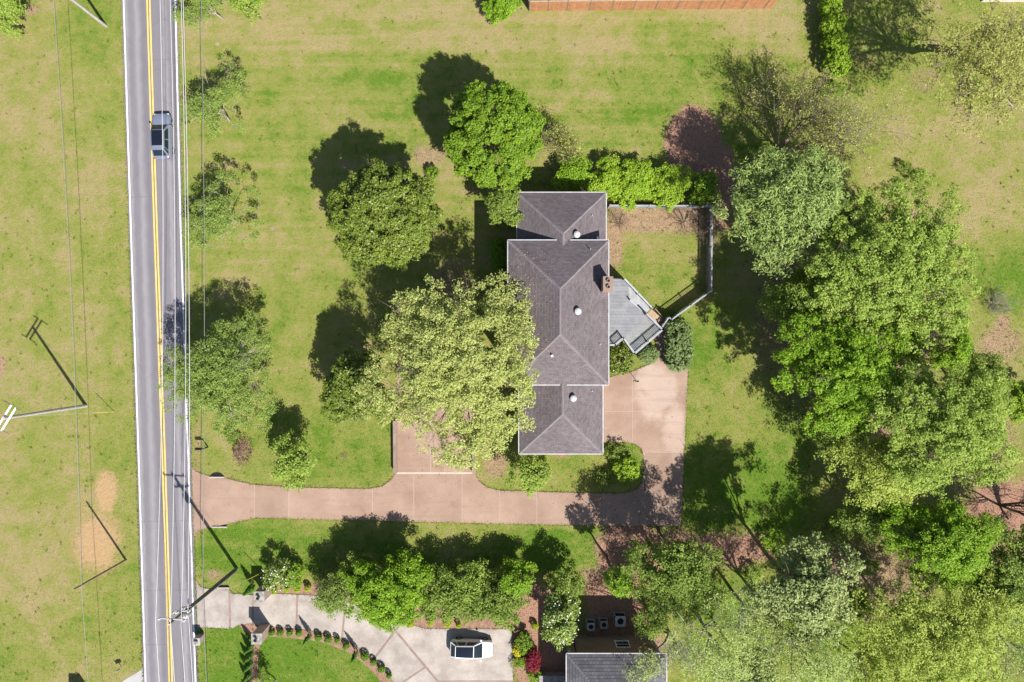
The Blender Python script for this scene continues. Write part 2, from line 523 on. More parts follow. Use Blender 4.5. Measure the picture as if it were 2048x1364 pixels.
def ground_material():
    t = NT('lawn_and_bare_earth')
    pos = t.n("ShaderNodeNewGeometry").outputs["Position"]
    A = lambda nm: t.n("ShaderNodeAttribute", attribute_name=nm, attribute_type='GEOMETRY').outputs["Fac"]
    n1 = t.noise(pos, .10, 4, .6)
    n2 = t.noise(pos, .55, 5, .65)
    n3 = t.noise(pos, 2.6, 4, .7)
    n4 = t.noise(pos, 11., 3, .75)
    mp = t.n("ShaderNodeMapping"); mp.inputs["Scale"].default_value = (.045, 1.1, 1)
    t.l(pos, mp.inputs[0])
    mow = t.noise(mp.outputs[0], 1.0, 3, .5)
    gf = t.math('ADD', A('green'), t.math('MULTIPLY', t.math('SUBTRACT', n1, .5), 1.5))
    gf = t.math('ADD', gf, t.math('MULTIPLY', t.math('SUBTRACT', n2, .5), 1.7))
    gf = t.math('ADD', gf, t.math('MULTIPLY', t.math('SUBTRACT', n3, .5), 1.6))
    gf = t.math('ADD', gf, t.math('MULTIPLY', t.math('MULTIPLY', t.math('SUBTRACT', mow, .5), 1.05), A('mown')))
    f1 = t.ramp(gf, .02, .55); f2 = t.ramp(gf, .45, 1.15)
    col = t.mix(f1, (.258, .212, .100), (.184, .196, .047))
    col = t.mix(f2, col, (.082, .150, .015))
    straw = t.ramp(t.noise(pos, 6.5, 3, .7), .60, .80)
    col = t.mix(t.math('MULTIPLY', straw, .60), col, (.30, .235, .12))
    dn = t.math('MULTIPLY', t.math('SUBTRACT', n2, .5), .9)
    dn = t.math('ADD', dn, t.math('MULTIPLY', t.math('SUBTRACT', n3, .5), .5))
    lf = t.ramp(t.math('ADD', A('litter'), dn), .35, .75)
    col = t.mix(t.math('MULTIPLY', lf, .85), col, t.mix(n3, (.20, .125, .08), (.36, .25, .17)))
    df = t.ramp(t.math('ADD', A('dirt'), dn), .38, .68)
    col = t.mix(t.math('MULTIPLY', df, .93), col, t.mix(t.ramp(n4, .35, .65), (.23, .120, .088), (.34, .195, .145)))
    cf = t.ramp(t.math('ADD', A('clay'), dn), .30, .70)
    col = t.mix(t.math('MULTIPLY', cf, .85), col, (.360, .232, .130))
    k = t.math('MULTIPLY_ADD', n4, 1.15, .425)
    k = t.math('MULTIPLY', k, t.math('MULTIPLY_ADD', n3, .5, .75))
    t.bump(t.math('ADD', n4, t.math('MULTIPLY', n3, 1.5)), .75, .07)
    return t.fin(t.scale(col, k), .95, .08)
MAT['ground'] = ground_material()

def axis(lo, hi, step, far):
    a = list(np.arange(lo, hi + 1e-6, step))
    s, x = step, hi
    up = []
    while x < far:
        s *= 1.35; x += s; up.append(x)
    s, x = step, lo
    dn = []
    while x > -far:
        s *= 1.35; x -= s; dn.append(x)
    return np.array(dn[::-1] + a + up)
gx, gy = axis(-54, 54, .3, 600), axis(-37, 37, .3, 600)
GX, GY = np.meshgrid(gx, gy)
gv = np.stack([GX.ravel(), GY.ravel(), np.zeros(GX.size)], 1)
nx, ny = len(gx), len(gy)
ii = np.arange(nx * ny).reshape(ny, nx)
gf_ = np.stack([ii[:-1, :-1], ii[:-1, 1:], ii[1:, 1:], ii[1:, :-1]], -1).reshape(-1, 4)
def mown(x, y):
    px, py = x * PXM + 1024, 682 - y * PXM
    f = np.clip((px - 360) / 60, 0, 1) * np.clip((1680 - px) / 120, 0, 1) * np.clip((620 - py) / 120, 0, 1)
    return .15 + .85 * np.maximum(f, np.clip((px - 380) / 30, 0, 1) * np.clip((1220 - px) / 40, 0, 1) * np.clip((py - 1040) / 12, 0, 1) * np.clip((1170 - py) / 30, 0, 1))
def attr_at(x, y):
    g, d, c, l = field(x * PXM + 1024, 682 - y * PXM)
    return {'green': g, 'dirt': d, 'clay': c, 'litter': l, 'mown': mown(x, y)}
ground = mesh_np('ground', gv, gf_, MAT['ground'], vattrs=attr_at(gv[:, 0], gv[:, 1]))
tag(ground, 'patchy green and straw coloured lawn with bare earth spots', 'lawn', kind='structure')

# ------------------------------------------------------------------ road
def road_material():
    t = NT('worn_asphalt')
    uv = t.n("ShaderNodeTexCoord").outputs["UV"]     # u across in metres, v along
    sep = t.n("ShaderNodeSeparateXYZ"); t.l(uv, sep.inputs[0])
    u = sep.outputs[0]
    pos = t.n("ShaderNodeNewGeometry").outputs["Position"]
    wob = t.math('ADD', u, t.math('MULTIPLY', t.math('SUBTRACT', t.noise(pos, .12, 2), .5), .25))
    def trk(c, w): return t.ramp(t.math('ABSOLUTE', t.math('SUBTRACT', wob, c)), 0.0, w, 1.0, 0.0)
    tr = t.math('ADD', t.math('ADD', trk(1.50, .50), trk(4.30, .40)), trk(.45, .3), clamp=True)
    oil = t.math('ADD', trk(2.2, .35), trk(5.2, .4), clamp=True)
    col = t.mix(t.math('MULTIPLY', tr, .75), (.158, .149, .166), (.235, .226, .238))
    col = t.mix(t.math('MULTIPLY', oil, .45), col, (.122, .115, .132))
    n = t.noise(pos, .5, 4, .65); g = t.noise(pos, 26, 2, .7)
    mp = t.n("ShaderNodeMapping"); mp.inputs["Scale"].default_value = (3.0, .12, 1); t.l(uv, mp.inputs[0])
    st = t.noise(mp.outputs[0], 1.3, 3, .6)
    k = t.math('MULTIPLY_ADD', n, .22, .89)
    k = t.math('MULTIPLY', k, t.math('MULTIPLY_ADD', st, .22, .89))
    k = t.math('MULTIPLY', k, t.math('MULTIPLY_ADD', g, .30, .85))
    # fine cracks
    v = t.n("ShaderNodeTexVoronoi", feature='DISTANCE_TO_EDGE'); v.inputs["Scale"].default_value = .16
    wv = t.n("ShaderNodeVectorMath", operation='ADD')
    nz = t.n("ShaderNodeTexNoise"); nz.inputs["Scale"].default_value = .6; nz.inputs["Detail"].default_value = 4; t.l(pos, nz.inputs["Vector"])
    t.l(pos, wv.inputs[0]); t.l(nz.outputs["Color"], wv.inputs[1]); t.l(wv.outputs[0], v.inputs["Vector"])
    cr = t.ramp(v.outputs[0], 0.0, .008, .90, 1.0)
    k = t.math('MULTIPLY', k, cr)
    t.bump(g, .4, .006)
    return t.fin(t.scale(col, k), .85, .2)
MAT['road'] = road_material()
RL = [(-230, 4.0 * 0 + 222), (0, 246), (455, 260.5), (910, 276), (1364, 290), (1600, 298)]
def road_x(py, which):
    ys = [-4000, -500, 0, 455, 910, 1364, 1900, 5500]
    xs = {'L': [120, 228, 243, 257.5, 273, 287, 304, 420],
          'l': [124, 232, 247.5, 262, 277.5, 291.5, 308.5, 424],
          'y': [174, 282, 297, 311.5, 327.5, 342, 359, 474],
          'r': [229, 336, 351, 361.5, 376.5, 391.5, 410, 526],
          'R': [234, 341, 356, 366.5, 383, 397, 416, 532]}[which]
    return float(np.interp(py, ys, xs))
ROADY = [-4000, -2000, -500] + list(range(-200, 1601, 10)) + [1900, 3500, 5500]
_rj = random.Random(5)
EDGE = {(y, w): _rj.uniform(-1.3, 1.0) for y in ROADY for w in 'LR'}
def strip(name, xa, xb, z, mat, parent=None, uv=True):
    mb = MB()
    for a, b in zip(ROADY[:-1], ROADY[1:]):
        q = [P(xa(b), b), P(xb(b), b), P(xb(a), a), P(xa(a), a)]
        for p in q: p.z = z
        uvs = [(0, -b / PXM), ((xb(b) - xa(b)) / PXM, -b / PXM), ((xb(a) - xa(a)) / PXM, -a / PXM), (0, -a / PXM)]
        mb.poly(q, uvs)
    return mb.build(name, mat, parent, uv=uv, merge=True)
road = strip('road', lambda y: road_x(y, 'L') + EDGE[(y, 'L')], lambda y: road_x(y, 'R') - EDGE[(y, 'R')], .030, MAT['road'])
tag(road, 'grey two lane asphalt road with yellow centre lines', 'road', kind='structure')
def off(w, d0, d1):
    return (lambda y: road_x(y, w) + d0, lambda y: road_x(y, w) + d1)
for nm, w, d0, d1, m in (('edge_line', 'l', -1.5, 1.5, 'whiteline'), ('edge_line', 'r', -1.5, 1.5, 'whiteline'),
                         ('centre_line', 'y', -4.2, -1.3, 'yellowline'), ('centre_line', 'y', 1.3, 4.2, 'yellowline')):
    a, b = off(w, d0, d1)
    strip(nm, a, b, .035, MAT[m], road)
_rt = random.Random(9)
for yc, xa, xb in ((1043, 0, 1), (1181, 0, 1), (395, 0, .5), (620, .5, 1), (1290, 0, .5), (120, .45, 1)):
    mb = MB(); n_ = 22; y0 = yc
    pts = []
    for k in range(n_ + 1):
        f = xa + (xb - xa) * k / n_
        y0 += _rt.uniform(-.5, .5)
        pts.append((road_x(yc, 'l') + (road_x(yc, 'r') - road_x(yc, 'l')) * f, y0))
    for (ax, ay), (bx, by) in zip(pts[:-1], pts[1:]):
        q = [P(ax, ay + .35), P(bx, by + .35), P(bx, by - .35), P(ax, ay - .35)]
        for p in q: p.z = .0335
        mb.poly(q)
    mb.build('crack_seal', MAT['tar'], road)
# pale side-road apron in the bottom-left verge
ap = smooth_line([(288, 1330), (281, 1340), (262, 1352), (240, 1366), (220, 1385)], 5) + [(160, 1480), (300, 1480), (292, 1400)]
mb = MB().prism([tuple(P(*p).xy) for p in ap], 0.0, .022)
tag(mb.build('side_road_apron', MAT['apron']), 'pale grey apron curving off the road edge by grass', 'apron', kind='structure')

# ------------------------------------------------------------------ pink driveway of slabs
def outline_w(pts): return [tuple(P(*p).xy) for p in pts]
top_edge = [(384, 934), (392, 943), (412, 950), (455, 957), (480, 963), (505, 969), (580, 974), (700, 977), (742, 977), (765, 972), (782, 960), (792, 945), (794, 860), (794, 720), (947, 720), (948, 860), (951, 945), (957, 962), (975, 975), (1000, 981), (1100, 984), (1230, 987), (1258, 985), (1276, 976), (1285, 962), (1288, 945), (1287, 908), (1282, 896), (1270, 888), (1250, 884), (1180, 884), (1180, 760), (1215, 756), (1240, 748), (1262, 744), (1300, 728), (1318, 716), (1330, 724), (1376, 728)]
bot_edge = [(1362, 1052), (1200, 1051), (1000, 1047), (828, 1043), (700, 1040), (580, 1037), (512, 1035), (480, 1042), (430, 1053), (405, 1058), (392, 1066), (388, 1072)]
drive_px = top_edge + bot_edge
mb = MB().prism(outline_w(drive_px), 0.0, .034, bottom=False)
drive = mb.build('driveway', MAT['joint'])
tag(drive, 'pinkish brown exposed aggregate driveway with pale joints', 'driveway', kind='structure')
cells = [(380, 509, 900, 1100), (509, 578, 900, 1100), (578, 745, 900, 1100), (745, 828, 948, 1100), (828, 924, 948, 1100), (924, 1000, 948, 1100), (1000, 1074, 948, 1100),
         (1074, 1206, 960, 1100), (1206, 1290, 960, 1100), (1290, 1380, 985, 1100), (1288.4, 1380, 905, 985), (1265, 1380, 823, 905), (1180, 1265, 823, 905), (1180, 1265, 700, 823), (1265, 1380, 700, 823),
         (780, 861, 700, 945), (861, 890, 700, 945), (890, 955, 700, 945)]
for x0, x1, y0, y1 in cells:
    g = .40
    pl = clip_rect([(p[0], p[1]) for p in drive_px], x0 + g, x1 - g, y0 + g, y1 - g)
    if len(pl) < 3: continue
    MB().prism(outline_w(pl), .010, .052, bottom=False).build('slab', MAT['driveway'], drive)

# low retaining walls beside the garage lane
def wall_box(name, pts, w, h, mat, label, cat='wall', z0=0.0, cap=None):
    r = empty(name, P(*pts[0]))
    base = r.location.copy()
    mb = MB()
    for a, b in zip(pts[:-1], pts[1:]):
        A, B = P(*a), P(*b)
        A.z = B.z = z0 + h / 2
        mb.bar(A - base, B - base, w, h)
    mb.build('wall_body', mat, r, uv=True)
    if cap:
        mc = MB()
        for a, b in zip(pts[:-1], pts[1:]):
            A, B = P(*a), P(*b)
            A.z = B.z = z0 + h + .03
            mc.bar(A - base, B - base, w + .06, .06)
        mc.build('coping', cap, r)
    tag(r, label, cat)
    return r
wall_box('retaining_wall', [(793, 944), (792, 840)], .30, .75, MAT['pinkbrick'], 'low brick wall between the front lawn and the garage lane', cap=MAT['band'])
wall_box('retaining_wall', [(949, 946), (948, 850)], .30, .75, MAT['pinkbrick'], 'low brick wall between the garage lane and the house bed', cap=MAT['band'])

# ------------------------------------------------------------------ concrete driveway of the neighbour
cd_top = [(393, 1160), (399, 1172), (412, 1177), (459, 1178), (464, 1187), (512, 1190), (560, 1187), (620, 1190), (680, 1198), (740, 1215), (800, 1243), (850, 1257), (1024, 1258), (1028, 1440)]
cd_bot = [(812, 1440), (795, 1375), (770, 1340), (735, 1306), (700, 1283), (650, 1266), (600, 1257), (530, 1252), (500, 1247), (478, 1249), (464, 1257), (398, 1254), (396, 1262)]
cd = cd_top + cd_bot
cdrive = MB().prism(outline_w(cd), 0.0, .034, bottom=False).build('concrete_driveway', MAT['band'])
tag(cdrive, 'pale concrete driveway with brown paver bands curving to a parking pad', 'driveway', kind='structure')
cuts = [((458, 1100), (461, 1300)), ((510, 1100), (504, 1300)), ((597, 1100), (592, 1300)), ((696, 1150), (682, 1300)), ((806, 1240), (744, 1322))]
def shift(l, d):
    (ax, ay), (bx, by) = l
    L = math.hypot(bx - ax, by - ay)
    nx_, ny_ = (by - ay) / L, -(bx - ax) / L
    return ((ax + nx_ * d, ay + ny_ * d), (bx + nx_ * d, by + ny_ * d))
def keep(poly, l, right):          # in pixel space (y down)
    a, b = l
    return clip(poly, a, b) if not right else clip(poly, b, a)
rest = list(cd)
pieces = []
for i, c in enumerate(cuts):
    lo, hi = shift(c, -2.0), shift(c, 2.0)
    left = keep(rest, lo, False); right = keep(rest, hi, True)
    # decide which side is west by mean x
    ml = sum(p[0] for p in left) / max(1, len(left)); mr = sum(p[0] for p in right) / max(1, len(right))
    if not left or not right: continue
    if ml > mr:
        left = keep(rest, lo, True); right = keep(rest, hi, False)
        ml = sum(p[0] for p in left) / max(1, len(left)); mr = sum(p[0] for p in right) / max(1, len(right))
    if ml > mr: left, right = right, left
    pieces.append(left); rest = right
# parking pad: an inner wedge split by a slanted band, then the pad itself
arc = ((792, 1262), (884, 1372))
def split(poly, l, gap):
    a = keep(poly, shift(l, -gap), False); b = keep(poly, shift(l, gap), True)
    if sum(p[0] for p in a) / max(1, len(a)) > 3000: pass
    return a, b
a1, b1 = keep(rest, shift(arc, -2.2), False), keep(rest, shift(arc, 2.2), True)
for part in (a1, b1):
    if not part: continue
    cxm = sum(p[0] for p in part) / len(part)
    if cxm < 850:
        l2 = ((862, 1326), (802, 1366))
        p1, p2 = keep(part, shift(l2, -1.8), False), keep(part, shift(l2, 1.8), True)
        pieces += [p1, p2]
    else:
        l3 = ((860, 1361.5), (1040, 1361.5))
        p1, p2 = keep(part, shift(l3, -1.2), False), keep(part, shift(l3, 1.2), True)
        pieces += [p1, p2]
for pl in pieces:
    if len(pl) > 2:
        MB().prism(outline_w(pl), .010, .052, bottom=False).build('slab', MAT['concrete'], cdrive)

# mulch beds beside that driveway
def bed(pts, label, z=.020):
    o = MB().prism(outline_w(pts), 0.0, z, bottom=False).build('mulch_bed', MAT['mulch'])
    tag(o, label, 'bed', kind='structure')
lower = [(478, 1249.5), (500, 1247.5), (530, 1252.5), (600, 1258), (650, 1267), (700, 1284), (735, 1307), (770, 1341), (790, 1372)]
bed(smooth_line(lower, 4) + smooth_line([(768, 1374), (748, 1346), (716, 1318), (690, 1302), (640, 1284), (590, 1277), (535, 1274), (520, 1290), (516, 1330), (515, 1380)], 4) + [(496, 1380)] + smooth_line([(497, 1340), (503, 1290), (500, 1270), (484, 1258)], 3), 'brown mulch bed along the curved concrete driveway and lawn')
bed(smooth_line([(540, 1185), (560, 1186), (620, 1189), (680, 1197), (740, 1214), (800, 1242), (850, 1256.5), (1023, 1257.5)], 4) + smooth_line([(1020, 1238), (900, 1236), (800, 1215), (700, 1175), (600, 1165), (540, 1172)], 4), 'brown mulch bed under the hedge trees by the parking pad', .022)

# ------------------------------------------------------------------ houses
def roof_slope(parent, quad, mat, course=.145, lift=.014, name='roof_slope'):
    """quad = [eave_a, eave_b, top_b, top_a]; built course by course so that every row has its own butt edge"""
    A, B, C, D = [Vector(p) for p in quad]
    e = (B - A); L = e.length; eu = e / L
    up = (D - A) - eu * (D - A).dot(eu)
    if up.length < 1e-6: up = (C - A) - eu * (C - A).dot(eu)
    hgt = up.length; vu = up / hgt
    nrm = eu.cross(vu).normalized()
    if nrm.z < 0: nrm = -nrm
    n = max(1, int(round(hgt / course)))
    ua, ub = 0.0, L
    uc, ud = (C - A).dot(eu), (D - A).dot(eu)
    mb = MB()
    for i in range(n):
        t0, t1 = i / n, (i + 1) / n
        l0, r0 = ud * t0, L + (uc - L) * t0
        l1, r1 = ud * t1, L + (uc - L) * t1
        p = lambda u, t, z: A + eu * u + vu * (t * hgt) + nrm * z
        q = [p(l0, t0, lift), p(r0, t0, lift), p(r1, t1, 0.002), p(l1, t1, 0.002)]
        uvs = [(l0, t0 * hgt + .002), (r0, t0 * hgt + .002), (r1, t1 * hgt - .002), (l1, t1 * hgt - .002)]
        mb.poly(q, uvs)
        mb.poly([p(l0, t0, 0), p(r0, t0, 0), p(r0, t0, lift), p(l0, t0, lift)], [(l0, t0 * hgt)] * 4)
    return mb.build(name, mat, parent, uv=True)

def cap_line(parent, a, b, mat, w=.24, step=.28):
    """overlapping ridge caps along a hip or ridge"""
    a, b = Vector(a), Vector(b)
    d = b - a; L = d.length; d.normalize()
    s = d.cross(Vector((0, 0, 1))).normalized()
    mb = MB()
    n = max(1, int(L / step))
    drop = Vector((0, 0, -.062))
    for i in range(n):
        p0 = a + d * (L * i / n); p1 = a + d * (L * (i + 1) / n)
        z0, z1 = Vector((0, 0, .046)), Vector((0, 0, .028))
        for sg in (-1, 1):
            q = [p0 + z0, p1 + z1, p1 + z1 + s * sg * w / 2 + drop, p0 + z0 + s * sg * w / 2 + drop]
            mb.poly(q if sg < 0 else q[::-1])
        mb.poly([p0 + z0 + s * w / 2 + drop, p0 + z0, p0 + z0 - s * w / 2 + drop, p0 - Vector((0, 0, .03))])
    return mb.build('ridge_cap', mat, parent)

def gutter(parent, a, b, mat=None, w=.085, h=.11):
    mb = MB().bar(a, b, w, h)
    return mb.build('gutter', mat or MAT['offwhite'], parent)

def window(parent, c, w, h, nrm, mat='white'):
    """c centre on the wall face, nrm outward"""
    nrm = Vector(nrm); s = Vector((0, 0, 1)).cross(nrm)
    M = Matrix(((s.x, nrm.x, 0, c[0]), (s.y, nrm.y, 0, c[1]), (s.z, nrm.z, 1, c[2]), (0, 0, 0, 1)))
    fr = MB()
    fr.box(-w / 2 - .08, w / 2 + .08, -.02, .06, h / 2, h / 2 + .09, M).box(-w / 2 - .12, w / 2 + .12, -.02, .10, -h / 2 - .08, -h / 2, M)
    fr.box(-w / 2 - .08, -w / 2, -.02, .06, -h / 2, h / 2, M).box(w / 2, w / 2 + .08, -.02, .06, -h / 2, h / 2, M)
    fr.box(-w / 2, w / 2, -.01, .045, -.025, .025, M)
    f = fr.build('window', MAT[mat], parent)
    MB().box(-w / 2, w / 2, -.005, .02, -h / 2, h / 2, M).build('pane', MAT['glass'], f)
    return f

def hip_roof(parent, x0, x1, y0, y1, ze, pitch, mat, capmat, hip_n=True, hip_s=True, course=.145, gut='NSEW', gaps=None):
    """ridge runs along y; an end without hip stays open (it dies into another roof)"""
    hw = (x1 - x0) / 2; xm = (x0 + x1) / 2; zr = ze + hw * pitch
    yn = y1 - hw if hip_n else y1
    ys = y0 + hw if hip_s else y0
    a, b, c, d = (x0, y0, ze), (x1, y0, ze), (x1, y1, ze), (x0, y1, ze)
    rn, rs = (xm, yn, zr), (xm, ys, zr)
    roof_slope(parent, [d, a, rs, rn], mat, course)
    roof_slope(parent, [b, c, rn, rs], mat, course)
    if hip_n:
        roof_slope(parent, [c, d, rn, rn], mat, course)
        cap_line(parent, c, rn, capmat); cap_line(parent, d, rn, capmat)
    if hip_s:
        roof_slope(parent, [a, b, rs, rs], mat, course)
        cap_line(parent, a, rs, capmat); cap_line(parent, b, rs, capmat)
    cap_line(parent, rs, rn, capmat)
    g = .05
    zg = ze - .05
    spans = {'N': ((x0 - g, y1 + g), (x1 + g, y1 + g)), 'S': ((x0 - g, y0 - g), (x1 + g, y0 - g)),
             'E': ((x1 + g, y0), (x1 + g, y1)), 'W': ((x0 - g, y0), (x0 - g, y1))}
    for k in gut:
        (ax, ay), (bx, by) = spans[k]
        if gaps and k in gaps:
            g0, g1 = gaps[k]
            gutter(parent, (ax, ay, zg), (g0, ay, zg)); gutter(parent, (g1, ay, zg), (bx, by, zg))
        else:
            gutter(parent, (ax, ay, zg), (bx, by, zg))
    MB().box(x0 + .03, x1 - .03, y0 + .03, y1 - .03, ze - .16, ze - .10).build('soffit', MAT['white'], parent)
    return zr

house = empty('brick_house', (0, 0, 0))
tag(house, 'long brick house with hipped purple grey shingle roof and white gutters', 'house')
ZE, ZW, PITCH = 6.9, 5.0, .52
m0, m1 = P(1016.5, 769, ZE), P(1216.5, 481, ZE)
n0, n1 = P(1034.5, 440, ZW), P(1211.5, 385.5, ZW)
s0, s1 = P(1038.5, 907, ZW), P(1205, 790, ZW)
MX0, MX1, MY0, MY1 = m0.x, m1.x, m0.y, m1.y
xmN = (n0.x + n1.x) / 2; xmS = (s0.x + s1.x) / 2
hip_roof(house, MX0, MX1, MY0, MY1, ZE, PITCH, MAT['roof'], MAT['ridge'], gaps={'N': (xmN - .55, xmN + .62), 'S': (xmS - .18, xmS + .40)})
hip_roof(house, n0.x, n1.x, MY1 - .85, n1.y, ZW, PITCH, MAT['roof'], MAT['ridge'], True, False, gut='NEW')
hip_roof(house, s0.x, s1.x, s0.y, MY0 + .55, ZW, PITCH, MAT['roof'], MAT['ridge'], False, True, gut='SEW')
def wall_part(x0, x1, y0, y1, z1, name='wall', z0=0.0, mat='brick', parent=None):
    mb = MB()
    for a, b in (((x0, y0), (x1, y0)), ((x1, y0), (x1, y1)), ((x1, y1), (x0, y1)), ((x0, y1), (x0, y0))):
        L = math.hypot(b[0] - a[0], b[1] - a[1])
        mb.poly([(a[0], a[1], z0), (b[0], b[1], z0), (b[0], b[1], z1), (a[0], a[1], z1)], [(0, z0), (L, z0), (L, z1), (0, z1)])
    mb.poly([(x0, y0, z1), (x1, y0, z1), (x1, y1, z1), (x0, y1, z1)])
    return mb.build(name, MAT[mat], parent or house, uv=True)
OV = .45
wall_part(MX0 + OV, MX1 - OV, MY0 + OV, MY1 - OV, ZE - .10)
wall_part(n0.x + OV, n1.x - OV, MY1 - OV + .003, n1.y - OV, ZW - .10)
wall_part(s0.x + OV, s1.x - OV, s0.y + OV, MY0 + OV - .003, ZW - .10)
for k in range(5):
    yy = MY0 + 1.8 + k * 2.35
    for zz in (1.7, 5.0):
        window(house, (MX0 + OV, yy, zz), 1.0, 1.4, (-1, 0, 0))
        if not (zz < 3 and 1 < k < 4): window(house, (MX1 - OV, yy, zz), 1.0, 1.4, (1, 0, 0))
for yy in (s0.y + 2.0, s0.y + 4.6):
    window(house, (s0.x + OV, yy, 3.3), 1.0, 1.4, (-1, 0, 0)); window(house, (s1.x - OV, yy, 3.3), 1.0, 1.4, (1, 0, 0))
for xx in (xmS - 2, xmS + 2): window(house, (xx, s0.y + OV, 3.3), 1.0, 1.4, (0, -1, 0))
for xx in (xmN - 2, xmN + 2): window(house, (xx, n1.y - OV, 3.3), 1.0, 1.4, (0, 1, 0))
for yy in (MY1 + 1.5,):
    window(house, (n0.x + OV, yy, 3.3), 1.0, 1.4, (-1, 0, 0)); window(house, (n1.x - OV, yy, 3.3), 1.0, 1.4, (1, 0, 0))
# chimney
ch = P(1216.5, 568, 8.9)
chx0, chx1, chy0, chy1 = ch.x - .42, ch.x + .36, ch.y - .60, ch.y + .60
def chimney_part():
    mb = MB()
    for a, b in (((chx0, chy0), (chx1, chy0)), ((chx1, chy0), (chx1, chy1)), ((chx1, chy1), (chx0, chy1)), ((chx0, chy1), (chx0, chy0))):
        L = math.hypot(b[0] - a[0], b[1] - a[1])
        mb.poly([(a[0], a[1], 6.0), (b[0], b[1], 6.0), (b[0], b[1], 9.0), (a[0], a[1], 9.0)], [(0, 0), (L, 0), (L, 3.0), (0, 3.0)])
    mb.poly([(chx0, chy0, 9.0), (chx1, chy0, 9.0), (chx1, chy1, 9.0), (chx0, chy1, 9.0)])
    c = mb.build('chimney', MAT['brick'], house, uv=True)
    MB().box(chx0 - .05, chx1 + .05, chy0 - .05, chy1 + .05, 9.003, 9.10).build('chimney_cap', MAT['band'], c)
    for k in (-.27, .27):
        f = MB().lathe(((chx0 + chx1) / 2, ch.y + k, 9.10), [(.16, 0), (.16, .22), (.125, .22), (.125, .03)], 12, cap=False)
        f.build('flue', MAT['brownslat'], c)
chimney_part()
def roof_z_main(x, y):
    return ZE + PITCH * min(x - MX0, MX1 - x, y - MY0, MY1 - y)
def roof_z_n(x, y): return ZW + PITCH * min(x - n0.x, n1.x - x, n1.y - y)
def roof_z_s(x, y): return ZW + PITCH * min(x - s0.x, s1.x - x, y - s0.y)
def on_roof(px, py, zf, h0=7.5):
    h = h0
    for _ in range(8):
        p = P(px, py, h); h = zf(p.x, p.y)
    return Vector((p.x, p.y, h))
for px_, py_, zf in ((1153, 470, roof_z_n), (1155, 623, roof_z_main), (1146, 796, roof_z_s)):
    p = on_roof(px_, py_, zf)
    v = MB().lathe(p + Vector((0, 0, -.12)), [(.20, 0), (.20, .34), (.30, .36), (.315, .50), (.27, .60), (.14, .66)], 18).build('roof_vent', MAT['offwhite'], house, smooth=False)
for px_, py_, zf, r, hh, m in ((1180, 499, roof_z_main, .045, .45, 'galv'), (1194, 476, roof_z_n, .09, .40, 'white'), (1184, 431, roof_z_n, .05, .2, 'galv'),
                               (1201, 688, roof_z_main, .05, .2, 'galv'), (1104, 711, roof_z_main, .075, .42, 'white'), (1184, 782, roof_z_s, .05, .2, 'galv')):
    p = on_roof(px_, py_, zf)
    MB().lathe(p + Vector((0, 0, -.1)), [(r * 1.9, 0), (r * 1.9, .06), (r, .12), (r, hh + .1)], 10).build('vent_pipe', MAT[m], house)
for (dx, dy) in ((MX0 + OV - .06, MY0 + OV + .3), (MX1 - OV + .06, MY0 + OV + .3), (s1.x - OV + .06, s0.y + OV + .2)):
    MB().bar((dx, dy, .1), (dx, dy, 5.0), .09, .07).build('downspout', MAT['white'], house)

# neighbour's house at the south edge
nb = empty('grey_roofed_house', (0, 0, 0))
tag(nb, 'house with charcoal shingle roof, white gutter and brown siding beside air conditioners', 'house')
ZN = 4.9
q0, q1 = P(1133.5, 1308, ZN), P(1332.5, 1308, ZN)
NX0, NX1, NY1 = q0.x, q1.x, q0.y
hip_roof(nb, NX0, NX1, NY1 - 16, NY1, ZN, .55, MAT['roof2'], MAT['ridge2'], True, True, course=.30)
wall_part(NX0 + .35, NX1 - .35, NY1 - 15.65, NY1 - .35, ZN - .10, mat='brownslat', parent=nb)
for k in range(22):
    z = .4 + k * .19
    MB().box(NX0 + .35, NX1 - .35, NY1 - .352, NY1 - .325, z, z + .17).build('siding_board', MAT['brownslat'], nb)
for a in (NX0 + .32, NX1 - .48):
    MB().box(a, a + .14, NY1 - .349, NY1 - .30, .1, ZN - .10).build('corner_board', MAT['siding'], nb)
MB().bar((NX0 + .95, NY1 - .27, .1), (NX0 + .95, NY1 - .27, ZN - .1), .08, .07).build('downspout', MAT['dark'], nb)
window(nb, ((NX0 + NX1) / 2 + 1.0, NY1 - .32, 2.2), 1.2, 1.2, (0, 1, 0))
window(nb, (NX0 + .35, NY1 - 4, 2.2), 1.2, 1.2, (-1, 0, 0))

